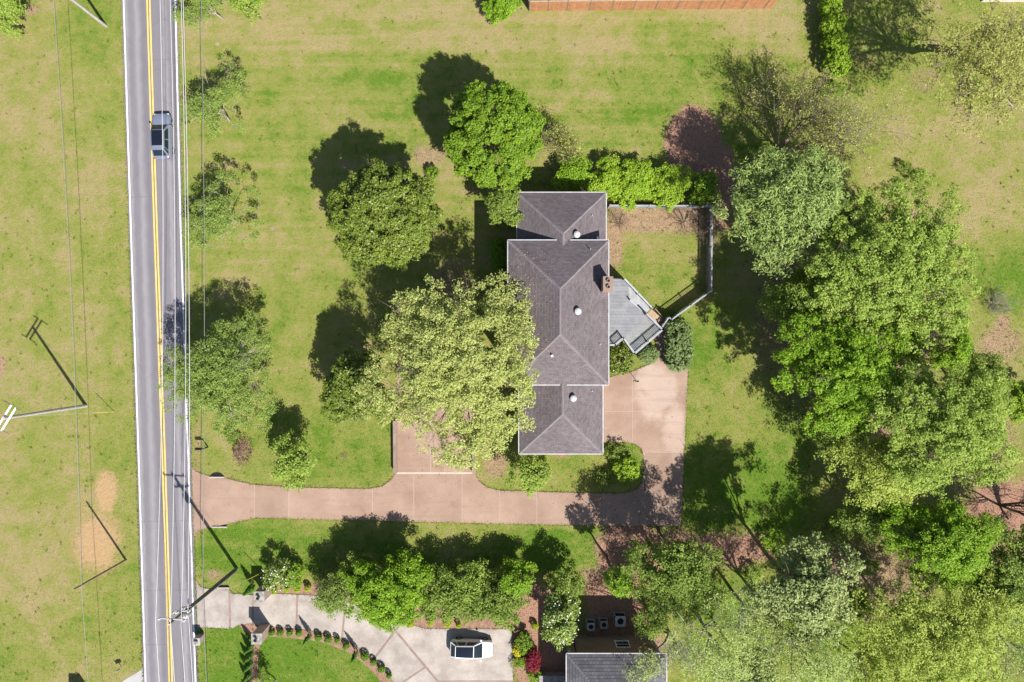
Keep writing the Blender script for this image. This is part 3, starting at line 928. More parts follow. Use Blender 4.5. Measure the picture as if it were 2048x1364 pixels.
def ac_unit(px, py, s, h, label, light=True):
    p = P(px, py, h)
    r = empty('air_conditioner', (p.x, p.y, 0))
    m = MAT['galv'] if light else MAT['polegrey']
    MB().box(-s / 2 - .1, s / 2 + .1, -s / 2 - .1, s / 2 + .1, 0, .08).build('concrete_pad', MAT['apron'], r)
    for sx in (-1, 1):
        for sy in (-1, 1): MB().box(sx * s / 2 - .03, sx * s / 2 + .03, sy * s / 2 - .03, sy * s / 2 + .03, .083, h - .055).build('corner_post', m, r)
    MB().box(-s / 2 + .035, s / 2 - .035, -s / 2 + .035, s / 2 - .035, .084, h - .05).build('coil', MAT['dark'], r)
    n = 20
    t = MB()
    R = s * .33
    for k in range(n):
        a0, a1 = 2 * math.pi * k / n, 2 * math.pi * (k + 1) / n
        def sq(a):
            c_, s_ = math.cos(a), math.sin(a); f = (s / 2 + .03) / max(abs(c_), abs(s_))
            return (c_ * f, s_ * f)
        o0, o1 = sq(a0), sq(a1)
        i0, i1 = (R * math.cos(a0), R * math.sin(a0)), (R * math.cos(a1), R * math.sin(a1))
        t.poly([(*i0, h), (*o0, h), (*o1, h), (*i1, h)])
        t.poly([(*o0, h - .05), (*o1, h - .05), (*o1, h), (*o0, h)])
        t.poly([(*i1, h - .05), (*i0, h - .05), (*i0, h), (*i1, h)])
    t.build('top_panel', m, r)
    f = MB()
    for k in range(4):
        M = Matrix.Rotation(k * math.pi / 2, 4, 'Z') @ Matrix.Translation((0, 0, h - .035)) @ Matrix.Rotation(.35, 4, 'X')
        f.box(.06, R * .92, -.07, .07, -.004, .004, M)
    f.lathe((0, 0, h - .05), [(.08, 0), (.08, .045)], 12)
    f.build('fan', MAT['dark'], r)
    tag(r, label, 'air conditioner')
ac_unit(1182, 1254, .72, .85, 'small dark fan air conditioner by white flowered tree')
ac_unit(1208, 1250, .70, .75, 'dull grey air conditioner between two other units', False)
ac_unit(1241, 1243, .98, .95, 'large square pale topped air conditioner behind brown siding')

# low stone wall beside the neighbour's house
wall_box('stone_wall', [(1077, 1352), (1131, 1352)], .9, .9, MAT['stone'], 'low dark stone wall running up to the neighbouring house')

# shed roof in the top right corner beyond the olive tree
shed = empty('garden_shed', tuple(P(2010, -14)))
MB().box(-2.4, 2.4, -.9, 1.6, 0, 2.2).build('wall', MAT['siding'], shed)
for sg, ya, yb in ((1, -1.2, .35), (-1, 1.9, .35)):
    MB().poly([(-2.6, ya, 2.2), (2.6, ya, 2.2), (2.6, yb, 2.9), (-2.6, yb, 2.9)] if sg > 0 else [(2.6, ya, 2.2), (-2.6, ya, 2.2), (-2.6, yb, 2.9), (2.6, yb, 2.9)]).build('roof', MAT['ridge2'], shed)
tag(shed, 'small pale roofed shed half hidden behind the olive budding tree', 'shed')

# ------------------------------------------------------------------ deck
DZ = 2.1
deck = empty('wooden_deck', (0, 0, 0))
tag(deck, 'grey painted timber deck with white railings against the brick house', 'deck')
dk = [(1195, 556), (1246, 558), (1258, 572), (1258, 600), (1290, 629), (1321, 660), (1266, 707), (1244, 676), (1228, 690), (1195, 690)]
dk_w = [tuple(P(x, y, DZ).xy) for x, y in dk]
ymin, ymax = min(p[1] for p in dk_w), max(p[1] for p in dk_w)
y = ymin; BW = .14
while y < ymax:
    # clip in world space (counter clockwise keep-left)
    pl = clip(clip(dk_w, (-100, y + .009), (100, y + .009)), (100, y + BW - .009), (-100, y + BW - .009))
    if len(pl) > 2:
        MB().prism(pl, DZ - .03, DZ, True).build('deck_board', MAT['greywood'], deck)
    y += BW
# sloping ramp on the north-east side, stepping down to a raw timber landing
rp_top = [P(1246, 559, DZ), P(1258, 600, DZ)]
ra, rb = P(1247, 560, DZ), P(1259, 599, DZ - .05)
rc, rd = P(1288, 628, DZ - .55), P(1301, 617, DZ - .55)
nb_ = 22
A0, A1 = P(1246.5, 560, DZ - .03), P(1259, 600, DZ - .06)
B0, B1 = P(1301, 617, DZ - .50), P(1289, 629, DZ - .50)
for k in range(nb_):
    t0, t1 = k / nb_, (k + .93) / nb_
    q = [A0.lerp(B0, t0), A1.lerp(B1, t0), A1.lerp(B1, t1), A0.lerp(B0, t1)]
    mbx = MB().poly(q[::-1] if (q[1] - q[0]).cross(q[2] - q[0]).z < 0 else q)
    for i in range(4):
        a, b = q[i], q[(i + 1) % 4]
        mbx.poly([a, b, b - Vector((0, 0, .03)), a - Vector((0, 0, .03))])
    mbx.build('ramp_board', MAT['greywhite'], deck)
# skirt under the deck
sk = MB()
for a, b in zip(dk_w, dk_w[1:]):
    sk.bar((a[0], a[1], DZ - .16), (b[0], b[1], DZ - .16), .05, .25)
sk.build('rim_joist', MAT['greywhite'], deck)
for x, y_ in dk_w[1:9]:
    MB().box(x - .07, x + .07, y_ - .07, y_ + .07, 0, DZ - .04).build('deck_post', MAT['greywood'], deck)

def railing(parent, a, b, za, zb, h=.95, mat='greywhite', spacing=.14, capw=.16):
    """posts, rails and balusters between two world points"""
    a, b = Vector((a[0], a[1], za)), Vector((b[0], b[1], zb))
    L = (b - a).length
    Z = Vector((0, 0, 1))
    MB().bar(a + Z * h, b + Z * h, capw, .045).build('top_rail', MAT[mat], parent)
    MB().bar(a + Z * .12, b + Z * .12, .06, .05).build('bottom_rail', MAT[mat], parent)
    n = max(1, int(L / spacing))
    me = None
    for k in range(1, n):
        p = a.lerp(b, k / n)
        if me is None:
            o = MB().box(-.02, .02, -.02, .02, .12, h - .02).build('baluster', MAT[mat], parent, loc=p); me = o.data
        else:
            o = bpy.data.objects.new('baluster', me); o.location = p; link(o, parent)
    npst = max(1, int(round(L / 1.9)))
    for k in range(npst + 1):
        p = a.lerp(b, k / npst)
        MB().box(p.x - .055, p.x + .055, p.y - .055, p.y + .055, p.z - .02, p.z + h + .09).build('post', MAT[mat], parent)
R_ = lambda i: dk_w[i]
railing(deck, R_(5), R_(6), DZ, DZ)
railing(deck, R_(6), R_(7), DZ, DZ)
railing(deck, R_(7), R_(8), DZ, DZ)
railing(deck, R_(8), tuple(P(1217, 690, DZ).xy), DZ, DZ)
railing(deck, R_(4), R_(5), DZ, DZ)
railing(deck, tuple(A0.xy), tuple(B0.xy), A0.z, B0.z)
railing(deck, tuple(A1.xy), tuple(B1.xy), A1.z, B1.z, h=.5, spacing=5, capw=.07)
# raw timber steps from the ramp down towards the brick path
st = empty('timber_steps', tuple(P(1305, 632)))
tag(st, 'raw tan timber steps leading down from the grey deck ramp', 'steps')
ax = (P(1325, 650) - P(1300, 628)).normalized(); ax.z = 0
sd = Vector((-ax.y, ax.x, 0))
for k in range(7):
    z = DZ - .55 - k * .2
    if z < .1: break
    o = P(1297, 625, z) - st.location
    c = Vector((o.x, o.y, 0)) + ax * (k * .30 + .15)
    M = Matrix(((ax.x, sd.x, 0, c.x), (ax.y, sd.y, 0, c.y), (0, 0, 1, 0), (0, 0, 0, 1)))
    MB().box(-.16, .16, -.45, .45, z - .05, z, M).build('tread', MAT['tanwood'], st)
for sg in (-1, 1):
    c0 = P(1297, 625, 0) - st.location + sd * (.47 * sg)
    MB().bar(Vector((c0.x, c0.y, DZ - .62)), Vector((c0.x, c0.y, .05)) + ax * 2.2, .04, .22).build('stringer', MAT['tanwood'], st)
# brick path between the shrubs
pth = [(1316, 640), (1336, 656), (1333, 690), (1331, 722), (1310, 722), (1312, 690), (1306, 660)]
path = MB().prism(outline_w(pth), 0, .030, bottom=False).build('brick_path', MAT['band'])
tag(path, 'narrow brown paver path between deck steps and driveway', 'path', kind='structure')
for k in range(12):
    for j in range(3):
        pl = clip_rect(pth, 1304 + j * 11 + .4, 1304 + (j + 1) * 11 - .4, 640 + k * 7 + .4, 640 + (k + 1) * 7 - .4)
        if len(pl) > 2: MB().prism(outline_w(pl), .01, .046, bottom=False).build('paver', MAT['pinkbrick'] if False else MAT['band'], path)

# ------------------------------------------------------------------ yard fence (solid boards below, open balusters above)
def yard_fence(pts, label, hgt=1.75, solid=1.15, lattice=False):
    r = empty('yard_fence', (P(*pts[0]).x, P(*pts[0]).y, 0))
    o = r.location.copy()
    bme = {}
    for a, b in zip(pts[:-1], pts[1:]):
        A, B = P(*a) - o, P(*b) - o
        A.z = B.z = 0
        d = B - A; L = d.length; d.normalize()
        ang = math.atan2(d.y, d.x)
        n = int(L / .145)
        for k in range(n):
            p = A + d * (L * (k + .5) / n)
            w = L / n
            key = ('b', round(w, 3))
            if key not in bme:
                ob = MB().box(-w / 2 + .003, w / 2 - .003, -.012, .012, .05, solid).build('board', MAT['greywood'], r, loc=p); bme[key] = ob.data
            else:
                ob = bpy.data.objects.new('board', bme[key]); ob.location = p; link(ob, r)
            ob.rotation_euler = (0, 0, ang)
        Z = Vector((0, 0, 1))
        MB().bar(A + Z * (solid + .03), B + Z * (solid + .03), .09, .05).build('middle_rail', MAT['greywhite'], r)
        MB().bar(A + Z * hgt, B + Z * hgt, .10, .045).build('top_rail', MAT['greywhite'], r)
        if lattice:
            hl = hgt - solid - .08
            mb = MB()
            m = int(L / .13)
            for k in range(m):
                x0 = L * k / m
                for sg in (-1, 1):
                    xa, xb = (x0, min(L, x0 + hl)) if sg > 0 else (min(L, x0 + hl), x0)
                    mb.bar(A + d * xa + Z * (solid + .055), A + d * xb + Z * (hgt - .025), .012, .028)
            mb.build('lattice', MAT['greywhite'], r)
        else:
            m = int(L / .17)
            for k in range(1, m):
                p = A + d * (L * k / m)
                if 'p' not in bme:
                    ob = MB().box(-.02, .02, -.02, .02, solid + .05, hgt - .02).build('baluster', MAT['greywhite'], r, loc=p); bme['p'] = ob.data
                else:
                    ob = bpy.data.objects.new('baluster', bme['p']); ob.location = p; link(ob, r)
                ob.rotation_euler = (0, 0, ang)
        npst = max(1, int(round(L / 2.1)))
        for k in range(npst + 1):
            p = A + d * (L * k / npst)
            if 'post' not in bme:
                ob = MB().box(-.06, .06, -.06, .06, 0, hgt + .14).build('post', MAT['greywhite'], r, loc=p); bme['post'] = ob.data
            else:
                ob = bpy.data.objects.new('post', bme['post']); ob.location = p; link(ob, r)
            ob.rotation_euler = (0, 0, ang)
    tag(r, label, 'fence')
yard_fence([(1413, 584), (1336, 640), (1330, 636), (1318, 653)], 'pale grey board fence running diagonally from the deck to the lawn corner')
yard_fence([(1414, 418), (1413, 580)], 'pale grey fence with lattice top along the east side of the yard', lattice=True)
yard_fence([(1216, 416), (1412, 417)], 'pale grey lattice topped fence behind the bright lime hedge', lattice=True, hgt=1.4, solid=.85)

# cedar fence along the north lot line
cf = empty('cedar_fence', tuple(P(1057, 22)))
tag(cf, 'reddish brown cedar board fence in stepped panels by the north lawn', 'fence')
xs_ = [1059, 1096, 1134, 1178, 1222, 1266, 1309, 1352, 1396, 1440, 1484, 1527, 1570]
pk = None; pst = None
rng = random.Random(3)
for a, b in zip(xs_[:-1], xs_[1:]):
    ya = 22 - (a - 1059) * .010; yb = 22 - (b - 1059) * .010
    A, B = P(a, ya) - cf.location, P(b, yb) - cf.location
    if b > 1545: B = A.lerp(B, .35)
    L = (B - A).length
    d = (B - A).normalized()
    n = max(3, int(L / .15))
    dz = rng.uniform(-.03, .03)
    for k in range(n):
        p = A + d * (L * (k + .5) / n); p.z = dz
        if pk is None:
            ob = MB().box(-.069, .069, -.011, .011, .04, 1.92).build('picket', MAT['fencewood'], cf, loc=p); pk = ob.data
        else:
            ob = bpy.data.objects.new('picket', pk); ob.location = p; link(ob, cf)
        ob.rotation_euler = (0, 0, math.atan2(d.y, d.x) + rng.uniform(-.02, .02))
    Z = Vector((0, 0, 1))
    MB().bar(A + Z * (1.96 + dz), B + Z * (1.96 + dz), .15, .04).build('cap_rail', MAT['tanwood'], cf)
    MB().bar(A + Z * .5 + Vector((0, .05, 0)), B + Z * .5 + Vector((0, .05, 0)), .05, .09).build('rail', MAT['fencewood'], cf)
    if pst is None:
        ob = MB().box(-.055, .055, -.03, .08, 0, 2.05).build('post', MAT['polewood'], cf, loc=A); pst = ob.data
    else:
        ob = bpy.data.objects.new('post', pst); ob.location = A; link(ob, cf)
A = P(1058, 22) - cf.location; B = P(1050, -60) - cf.location
for k in range(24):
    p = A.lerp(B, (k + .5) / 24)
    ob = bpy.data.objects.new('picket', pk); ob.location = p; ob.rotation_euler = (0, 0, math.atan2(B.y - A.y, B.x - A.x)); link(ob, cf)
MB().bar(A + Vector((0, 0, 1.96)), B + Vector((0, 0, 1.96)), .15, .04).build('cap_rail', MAT['tanwood'], cf)

# ------------------------------------------------------------------ utility poles and wires
def pole(name, px, py, h, r0, r1, mat, label):
    p = P(px, py)
    r = empty(name, (p.x, p.y, 0))
    MB().lathe((0, 0, 0), [(r0, -.1), (r0 * .92, h * .4), (r1, h), (r1 * .8, h + .03)], 12).build('pole', MAT[mat], r, smooth=False)
    tag(r, label, 'utility pole')
    return r
def arm(r, z, length, rz, w=.10, h=.12, dy=.16, mat='galv', name='crossarm'):
    M = Matrix.Rotation(rz, 4, 'Z')
    return MB().box(-length / 2, length / 2, dy - w / 2, dy + w / 2, z - h / 2, z + h / 2, M).build(name, MAT[mat], r)
def insul(r, x, z, rz, dy=.16, hgt=.26):
    M = Matrix.Rotation(rz, 4, 'Z')
    c = M @ Vector((x, dy, z))
    MB().lathe(c, [(.03, 0), (.03, .06), (.075, .08), (.05, .12), (.08, .15), (.05, .19), (.055, hgt)], 10).build('insulator', MAT['porcelain'], r)
# road side pole with transformer
p2 = pole('utility_pole', 473, 1137, 13.2, .16, .11, 'polewood', 'tall weathered timber pole with transformer and crossarms by the concrete driveway')
o2 = p2.location
arm(p2, 12.75, 2.2, math.radians(-4))
for x in (-1.02, .98): insul(p2, x, 12.82, math.radians(-4))
MB().lathe((0, 0, 13.2), [(.03, 0), (.06, .1), (.045, .28)], 10).build('insulator', MAT['porcelain'], p2)
arm(p2, 11.2, 1.5, math.radians(5), dy=.18)
for x in (-.66, -.3, .66): insul(p2, x, 11.27, math.radians(5), .18, .34)
tr = MB().lathe((.05, -.42, 9.9), [(.20, 0), (.25, .05), (.25, .85), (.20, .95), (.08, .98)], 16).build('transformer', MAT['galv'], p2)
for k in (-.1, .1): MB().lathe((.05 + k, -.42, 10.85), [(.04, 0), (.06, .06), (.03, .12), (.05, .2)], 8).build('bushing', MAT['porcelain'], tr)
MB().bar((-.5, .2, 11.3), (.28, .2, 10.2), .03, .03).build('arm_brace', MAT['galv'], p2)
for dx in (.19, .25): MB().bar((dx, -.08, .3), (dx - .05, -.05, 10.6), .045, .045).build('conduit', MAT['galv'], p2)
for k in range(3): MB().lathe((-.22 + .2 * k, .38, 10.7), [(.05, 0), (.07, .1), (.04, .5)], 8).build('fuse_cutout', MAT['porcelain'], p2)
# tall white armed pole on the west lawn
pA = pole('utility_pole', 172, 811.5, 11.0, .17, .12, 'polegrey', 'tall grey pole with double white crossarm leaning shadow over west lawn')
for dy in (-.22, .22): arm(pA, 10.7, 2.3, math.radians(58), dy=dy, w=.10, h=.12, mat='white')
for x in (-1.1, 1.1):
    for sg in (-1, 1):
        M = Matrix.Rotation(math.radians(58), 4, 'Z')
        MB().bar(M @ Vector((x, sg * .26, 10.72)), M @ Vector((x, sg * .85, 10.60)), .07, .07).build('strain_insulator', MAT['polewood'], pA)
p3 = pole('utility_pole', 252, 1120, 8.1, .12, .085, 'polebrown', 'slim brown pole standing beside the orange clay patch')
MB().lathe((-.11, 0, 7.3), [(.04, 0), (.05, .08), (.04, .16)], 8).build('cable_clamp', MAT['galv'], p3)
pN = pole('utility_pole', 212, 52, 10.0, .15, .10, 'polegrey', 'grey pole at the north end of the road verge')
arm(pN, 9.7, 2.2, math.radians(0), mat='white')

def wire(a, b, sag, r, label, mat='wire', n=28, cat='power line', group=None):
    a, b = Vector(a), Vector(b)
    pts = np.zeros((1, n, 3))
    for i in range(n):
        t = i / (n - 1)
        p = a.lerp(b, t); p.z -= sag * 4 * t * (1 - t)
        pts[0, i] = p
    v, f = tubes(pts, np.full((1, n), r), 5)
    o = mesh_np('overhead_wire', v, f, MAT[mat], smooth=True)
    tag(o, label, cat, group)
yN, yS = 42.0, -75.0
grp = 'wires strung along the road poles'
for i, (px_s, py_s, hs, px_n, hn, sg, r, lb) in enumerate((
        (311, 1248, 13.05, 309, 13.0, 1.3, .022, 'outer bare wire tied to the western tip of the transformer pole crossarm'),
        (341, 1249, 13.35, 329, 13.4, 1.3, .022, 'bare wire on the very top of the transformer pole'),
        (362, 1251, 13.05, 352, 13.0, 1.3, .022, 'bare wire tied to the eastern tip of the transformer pole crossarm'),
        (376, 1217, 10.6, 359, 10.6, 1.0, .024, 'twisted service wire at transformer height beside the road edge'),
        (405, 1196, 7.6, 399, 7.4, .7, .026, 'low black cable strung over the grass verge east of the road'))):
    s_ = P(px_s, py_s, hs)
    n_ = P(px_n, 0, hn)
    d = (n_ - s_) / (n_.y - s_.y)
    e = s_ + d * (yN - s_.y); e.z = hn
    m_ = 'blackwire' if i == 4 else 'wire'
    wire(s_, e, sg, r, lb, m_)
    e2 = s_ + d * (yS - s_.y) * 1.0; e2.z = hs; e2.x += 1.2
    wire(s_, e2, sg * .8, r, lb.replace('wire', 'wire span', 1).replace('cable', 'cable span', 1) + ', south span', m_)
# west cable
cS, cN = P(163, 1178, 7.2), P(106, 0, 7.2)
cN = cS + (cN - cS) * 1.03
wire(cS, cN, .5, .020, 'thick grey cable running between slim brown pole and north pole', 'cablegrey')
wire(cS, cS + (cS - cN) * .9, .5, .020, 'thick grey cable continuing south of the slim brown pole', 'cablegrey')
wire(cS + Vector((-.25, .3, -.5)), cN + Vector((-.25, .3, -.5)), .55, .012, 'thin dark cable below the thick grey cable on west lawn', 'blackwire')
wA = Vector((pA.location.x, pA.location.y, 10.8))
# guy wires with yellow guards
def guy(anchor, top, glen, label):
    a, b = P(*anchor), Vector(top)
    r = empty('guy_wire', (a.x, a.y, 0))
    b = b - a; d = b.normalized()
    v, f = tubes(np.array([[(0, 0, 0), tuple(b * .5), tuple(b)]]), np.full((1, 3), .009), 5)
    mesh_np('cable', v, f, MAT['wire'], r)
    v, f = tubes(np.array([[tuple(d * .1), tuple(d * (.1 + glen / 2)), tuple(d * (.1 + glen))]]), np.full((1, 3), .028), 8)
    mesh_np('guard', v, f, MAT['yellow'], r)
    tag(r, label, 'guy wire')
guy((229, 823.5), (pA.location.x, pA.location.y, 9.8), 2.4, 'yellow guarded guy wire bracing the white armed pole on west lawn')
guy((527, 1143.5), (o2.x, o2.y, 10.5), 2.6, 'yellow guarded guy wire bracing the transformer pole')

# ------------------------------------------------------------------ mailboxes, pillars, small street things
def mailbox(px, py, rz, label):
    p = P(px, py)
    r = empty('mailbox', (p.x, p.y, 0), rz)
    MB().box(-.05, .05, -.05, .05, 0, 1.15).build('post', MAT['dark'], r)
    MB().box(-.62, .06, -.04, .04, 1.05, 1.13).build('bracket', MAT['dark'], r)
    b = MB(); n = 8
    prof = [(-.12, 1.135), (.12, 1.135)] + [(.12 * math.cos(math.pi * k / n), 1.27 + .12 * math.sin(math.pi * k / n)) for k in range(n + 1)]
    for i in range(len(prof)):
        a, c = prof[i], prof[(i + 1) % len(prof)]
        b.poly([(-.68, a[0], a[1]), (-.12, a[0], a[1]), (-.12, c[0], c[1]), (-.68, c[0], c[1])])
    b.poly([(-.68, q[0], q[1]) for q in prof]); b.poly([(-.12, q[0], q[1]) for q in prof][::-1])
    b.build('letter_box', MAT['dark'], r)
    MB().box(-.5, -.47, -.14, -.125, 1.25, 1.48).build('flag', MAT['redlens'], r)
    tag(r, label, 'mailbox')
mailbox(416, 894, 0, 'black mailbox on a post beside the pink driveway verge')
def brick_pillar(px, py, w, h, label, lamp=True, slot=False):
    p = P(px, py)
    r = empty('brick_pillar', (p.x, p.y, 0))
    mb = MB()
    for a, b in (((-w / 2, -w / 2), (w / 2, -w / 2)), ((w / 2, -w / 2), (w / 2, w / 2)), ((w / 2, w / 2), (-w / 2, w / 2)), ((-w / 2, w / 2), (-w / 2, -w / 2))):
        mb.poly([(*a, 0), (*b, 0), (*b, h), (*a, h)], [(0, 0), (w, 0), (w, h), (0, h)])
    mb.build('shaft', MAT['pinkbrick'], r, uv=True)
    MB().box(-w / 2 - .05, w / 2 + .05, -w / 2 - .05, w / 2 + .05, h, h + .09).build('cap_stone', MAT['apron'] if slot else MAT['stone'], r)
    if lamp:
        l = MB().box(-.09, .09, -.09, .09, h + .093, h + .14).box(-.02, .02, -.02, .02, h + .14, h + .2).build('lamp_base', MAT['dark'], r)
        MB().lathe((0, 0, h + .2), [(.10, 0), (.14, .25), (.15, .27)], 8).build('lamp_glass', MAT['clearlens'], r)
        MB().lathe((0, 0, h + .473), [(.17, 0), (.03, .12)], 8).build('lamp_lid', MAT['dark'], r)
    if slot:
        MB().box(-.17, .17, -.13, .13, h + .093, h + .32).build('mail_slot_box', MAT['stone'], r)
    tag(r, label, 'pillar')
brick_pillar(536, 1176, .95, 2.3, 'brick gate pillar with lantern on the hedge side of the concrete driveway')
brick_pillar(531, 1257, .95, 2.3, 'brick gate pillar with lantern beside the columnar evergreens')
brick_pillar(404, 1273, .62, 1.15, 'short pale brick mailbox pillar at the road edge', False, True)

def culvert(px, py, w, label, half=True):
    p = P(px, py)
    r = empty('culvert_headwall', (p.x, p.y, 0))
    MB().box(-w / 2 - .12, w / 2 + .12, -.22, -.10, -.02, .16).build('headwall', MAT['pinkbrick'], r)
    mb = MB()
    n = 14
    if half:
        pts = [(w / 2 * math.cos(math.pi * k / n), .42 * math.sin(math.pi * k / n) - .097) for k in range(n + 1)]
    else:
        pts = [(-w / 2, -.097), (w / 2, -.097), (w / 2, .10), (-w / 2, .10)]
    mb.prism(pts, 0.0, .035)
    mb.build('painted_hole_shade', MAT['dark'], r)  # flat plate, its black is the painted shade of the drain hole
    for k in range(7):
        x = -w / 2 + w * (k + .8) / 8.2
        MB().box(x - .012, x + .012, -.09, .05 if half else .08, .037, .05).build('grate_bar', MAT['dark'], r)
    tag(r, label, 'drain')
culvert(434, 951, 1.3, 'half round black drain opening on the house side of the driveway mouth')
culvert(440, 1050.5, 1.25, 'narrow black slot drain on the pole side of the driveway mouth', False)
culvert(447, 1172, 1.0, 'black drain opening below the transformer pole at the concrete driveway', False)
# small road sign in the west verge
p = P(243, 1333)
r = empty('road_sign', (p.x, p.y, 0), math.radians(20))
MB().box(-.03, .03, -.02, .02, 0, 1.0).build('post', MAT['galv'], r)
MB().box(-.30, .30, -.045, -.022, .55, 1.0).build('sign_plate', MAT['galv'], r)
tag(r, 'small plain metal sign on a short post by the side road apron', 'sign')
# utility cabinet whose shadow enters the frame at the bottom left
p = P(168, 1385)
r = empty('utility_cabinet', (p.x, p.y, 0))
MB().box(-.55, .55, -.45, .45, 0, 2.1).build('cabinet', MAT['polegrey'], r, bevel=.03)
MB().box(-.50, .50, -.47, -.452, .15, 1.95).build('cabinet_door', MAT['galv'], r)
tag(r, 'grey utility cabinet standing on the verge past the side road sign', 'cabinet')
for px_, py_ , lb in ((545, 457, 'small rusty valve cover set in the front lawn'), (435, 88, 'small rusty valve cover near the northern verge tree')):
    o = MB().prism([(math.cos(k * math.pi / 8) * .22, math.sin(k * math.pi / 8) * .22) for k in range(16)], 0, .03).build('valve_cover', MAT['brownslat'], loc=P(px_, py_))
    tag(o, lb, 'cover')
# small basketball-goal like hose stand on the drive by the round shrub
p = P(1272, 762)
r = empty('hose_stand', (p.x, p.y, 0))
MB().box(-.02, .02, -.02, .02, 0, 1.5).build('post', MAT['dark'], r)
MB().box(-.28, .02, -.02, .02, 1.46, 1.5).build('hook_arm', MAT['dark'], r)
MB().box(-.3, .3, -.03, .03, .053, .09).build('foot', MAT['dark'], r)
tag(r, 'thin dark metal stand on the pink driveway beside round shrub', 'stand')

# ------------------------------------------------------------------ cars
def loft(sections, closed_ends=True):
    mb = MB()
    n = len(sections[0])
    for s, t in zip(sections[:-1], sections[1:]):
        for i in range(n):
            j = (i + 1) % n
            mb.poly([s[i], s[j], t[j], t[i]])
    if closed_ends:
        mb.poly(sections[0][::-1]); mb.poly(sections[-1])
    return mb
def car(name, loc, rz, L, W, HT, stations, cab, paintm, label, pano):
    """x forward. stations: (x, halfwidth, top z). cab: x of windscreen base, roof front, roof rear, rear glass base"""
    r = empty(name, loc, rz)
    sec = []
    for x, w, zt in stations:
        half = [(0, zt + .035), (w * .45, zt + .03), (w * .80, zt), (w * .955, zt - .09), (w, zt - .28), (w * .985, .45), (w * .93, .28), (w * .80, .22)]
        ring = [(x, y_, z) for y_, z in half] + [(x, -y_, z) for y_, z in half[:0:-1]]
        sec.append(ring)
    body = loft(sec).build('body', MAT[paintm], r, smooth=True, merge=True)
    md = body.modifiers.new('sub', 'SUBSURF'); md.levels = 2; md.render_levels = 2
    zb = stations[len(stations) // 2][2] - .02
    wb = max(s[1] for s in stations) * .90; wt = wb * .76
    xa, xf, xr, xe = cab
    zr = HT - .04
    def grid(a, b, c, d, n=6, bulge=.0, out=Vector((0, 0, 1))):
        a, b, c, d = map(Vector, (a, b, c, d))
        mb = MB()
        q = lambda u, v: (a.lerp(b, u)).lerp(d.lerp(c, u), v) + out * (bulge * 4 * (u * (1 - u) * v * (1 - v)) ** .5 * .5)
        for i in range(n):
            for j in range(n):
                mb.poly([q(i / n, j / n), q((i + 1) / n, j / n), q((i + 1) / n, (j + 1) / n), q(i / n, (j + 1) / n)])
        return mb
    # glasshouse core (painted pillars)
    A = [(xa, -wb, zb), (xa, wb, zb), (xf, wt, zr), (xf, -wt, zr)]
    core = MB()
    bl = [(xa, wb, zb), (xe, wb * .96, zb), (xe, -wb * .96, zb), (xa, -wb, zb)]
    tl = [(xf, wt, zr), (xr, wt * .94, zr), (xr, -wt * .94, zr), (xf, -wt, zr)]
    for i in range(4):
        j = (i + 1) % 4
        core.poly([bl[j], bl[i], tl[i], tl[j]])
    core.build('pillars', MAT[paintm], r)
    def inset(q, u0, u1, v0, v1, o):
        q = [Vector(p_) for p_ in q]
        nn = (q[1] - q[0]).cross(q[3] - q[0]).normalized()
        f = lambda u, v: (q[0].lerp(q[1], u)).lerp(q[3].lerp(q[2], u), v) + nn * o
        return [f(u0, v0), f(u1, v0), f(u1, v1), f(u0, v1)]
    ws = [bl[3], bl[0], tl[0], tl[3]]
    w1 = inset(ws, .045, .955, .03, .97, .012)
    grid(*w1, n=5, bulge=.05, out=Vector((.6, 0, .8))).build('windscreen', MAT['glass'], r, smooth=True, merge=True)
    rw = [bl[1], bl[2], tl[2], tl[1]]
    w2 = inset(rw, .08, .92, .14, .95, .012)
    MB().poly(w2).build('rear_window', MAT['glass'], r)
    for sd_ in (0, 1):
        q = [bl[0], bl[1], tl[1], tl[0]] if sd_ == 0 else [bl[2], bl[3], tl[3], tl[2]]
        for u0, u1 in (((.10, .46), (.50, .82), (.86, .95)) if sd_ == 0 else ((.05, .14), (.18, .50), (.54, .90))):
            qq = inset(q, u0, u1, .10, .86, -.012)
            nn = (Vector(q[1]) - Vector(q[0])).cross(Vector(q[3]) - Vector(q[0])).normalized()
            out = Vector((0, 1 if sd_ == 0 else -1, 0))
            qq = [p_ - nn * -.012 + out * .014 for p_ in qq]
            MB().poly(qq).build('side_window', MAT['glass'], r)
    # roof skin, gently crowned
    x0r, x1r = xr - .06, xf + .02
    rf = MB(); nn_ = 8
    def rz_(u, v): return zr + .012 + .055 * (1 - (2 * u - 1) ** 2) * .6 + .03 * (1 - (2 * v - 1) ** 2)
    def rp_(u, v):
        w_ = wt * (.94 + .06 * u)
        return (x0r + (x1r - x0r) * u, (2 * v - 1) * (w_ + .015), rz_(u, v))
    for i in range(nn_):
        for j in range(nn_):
            rf.poly([rp_(i / nn_, j / nn_), rp_((i + 1) / nn_, j / nn_), rp_((i + 1) / nn_, (j + 1) / nn_), rp_(i / nn_, (j + 1) / nn_)])
    for j in (0, 1):
        for i in range(nn_):
            a, b = rp_(i / nn_, j), rp_((i + 1) / nn_, j)
            q = [a, b, (b[0], b[1], b[2] - .05), (a[0], a[1], a[2] - .05)]
            rf.poly(q[::-1] if j == 0 else q)
    roof = rf.build('roof', MAT[paintm], r, smooth=True, merge=True)
    u0, u1, v0, v1 = pano
    pg = MB()
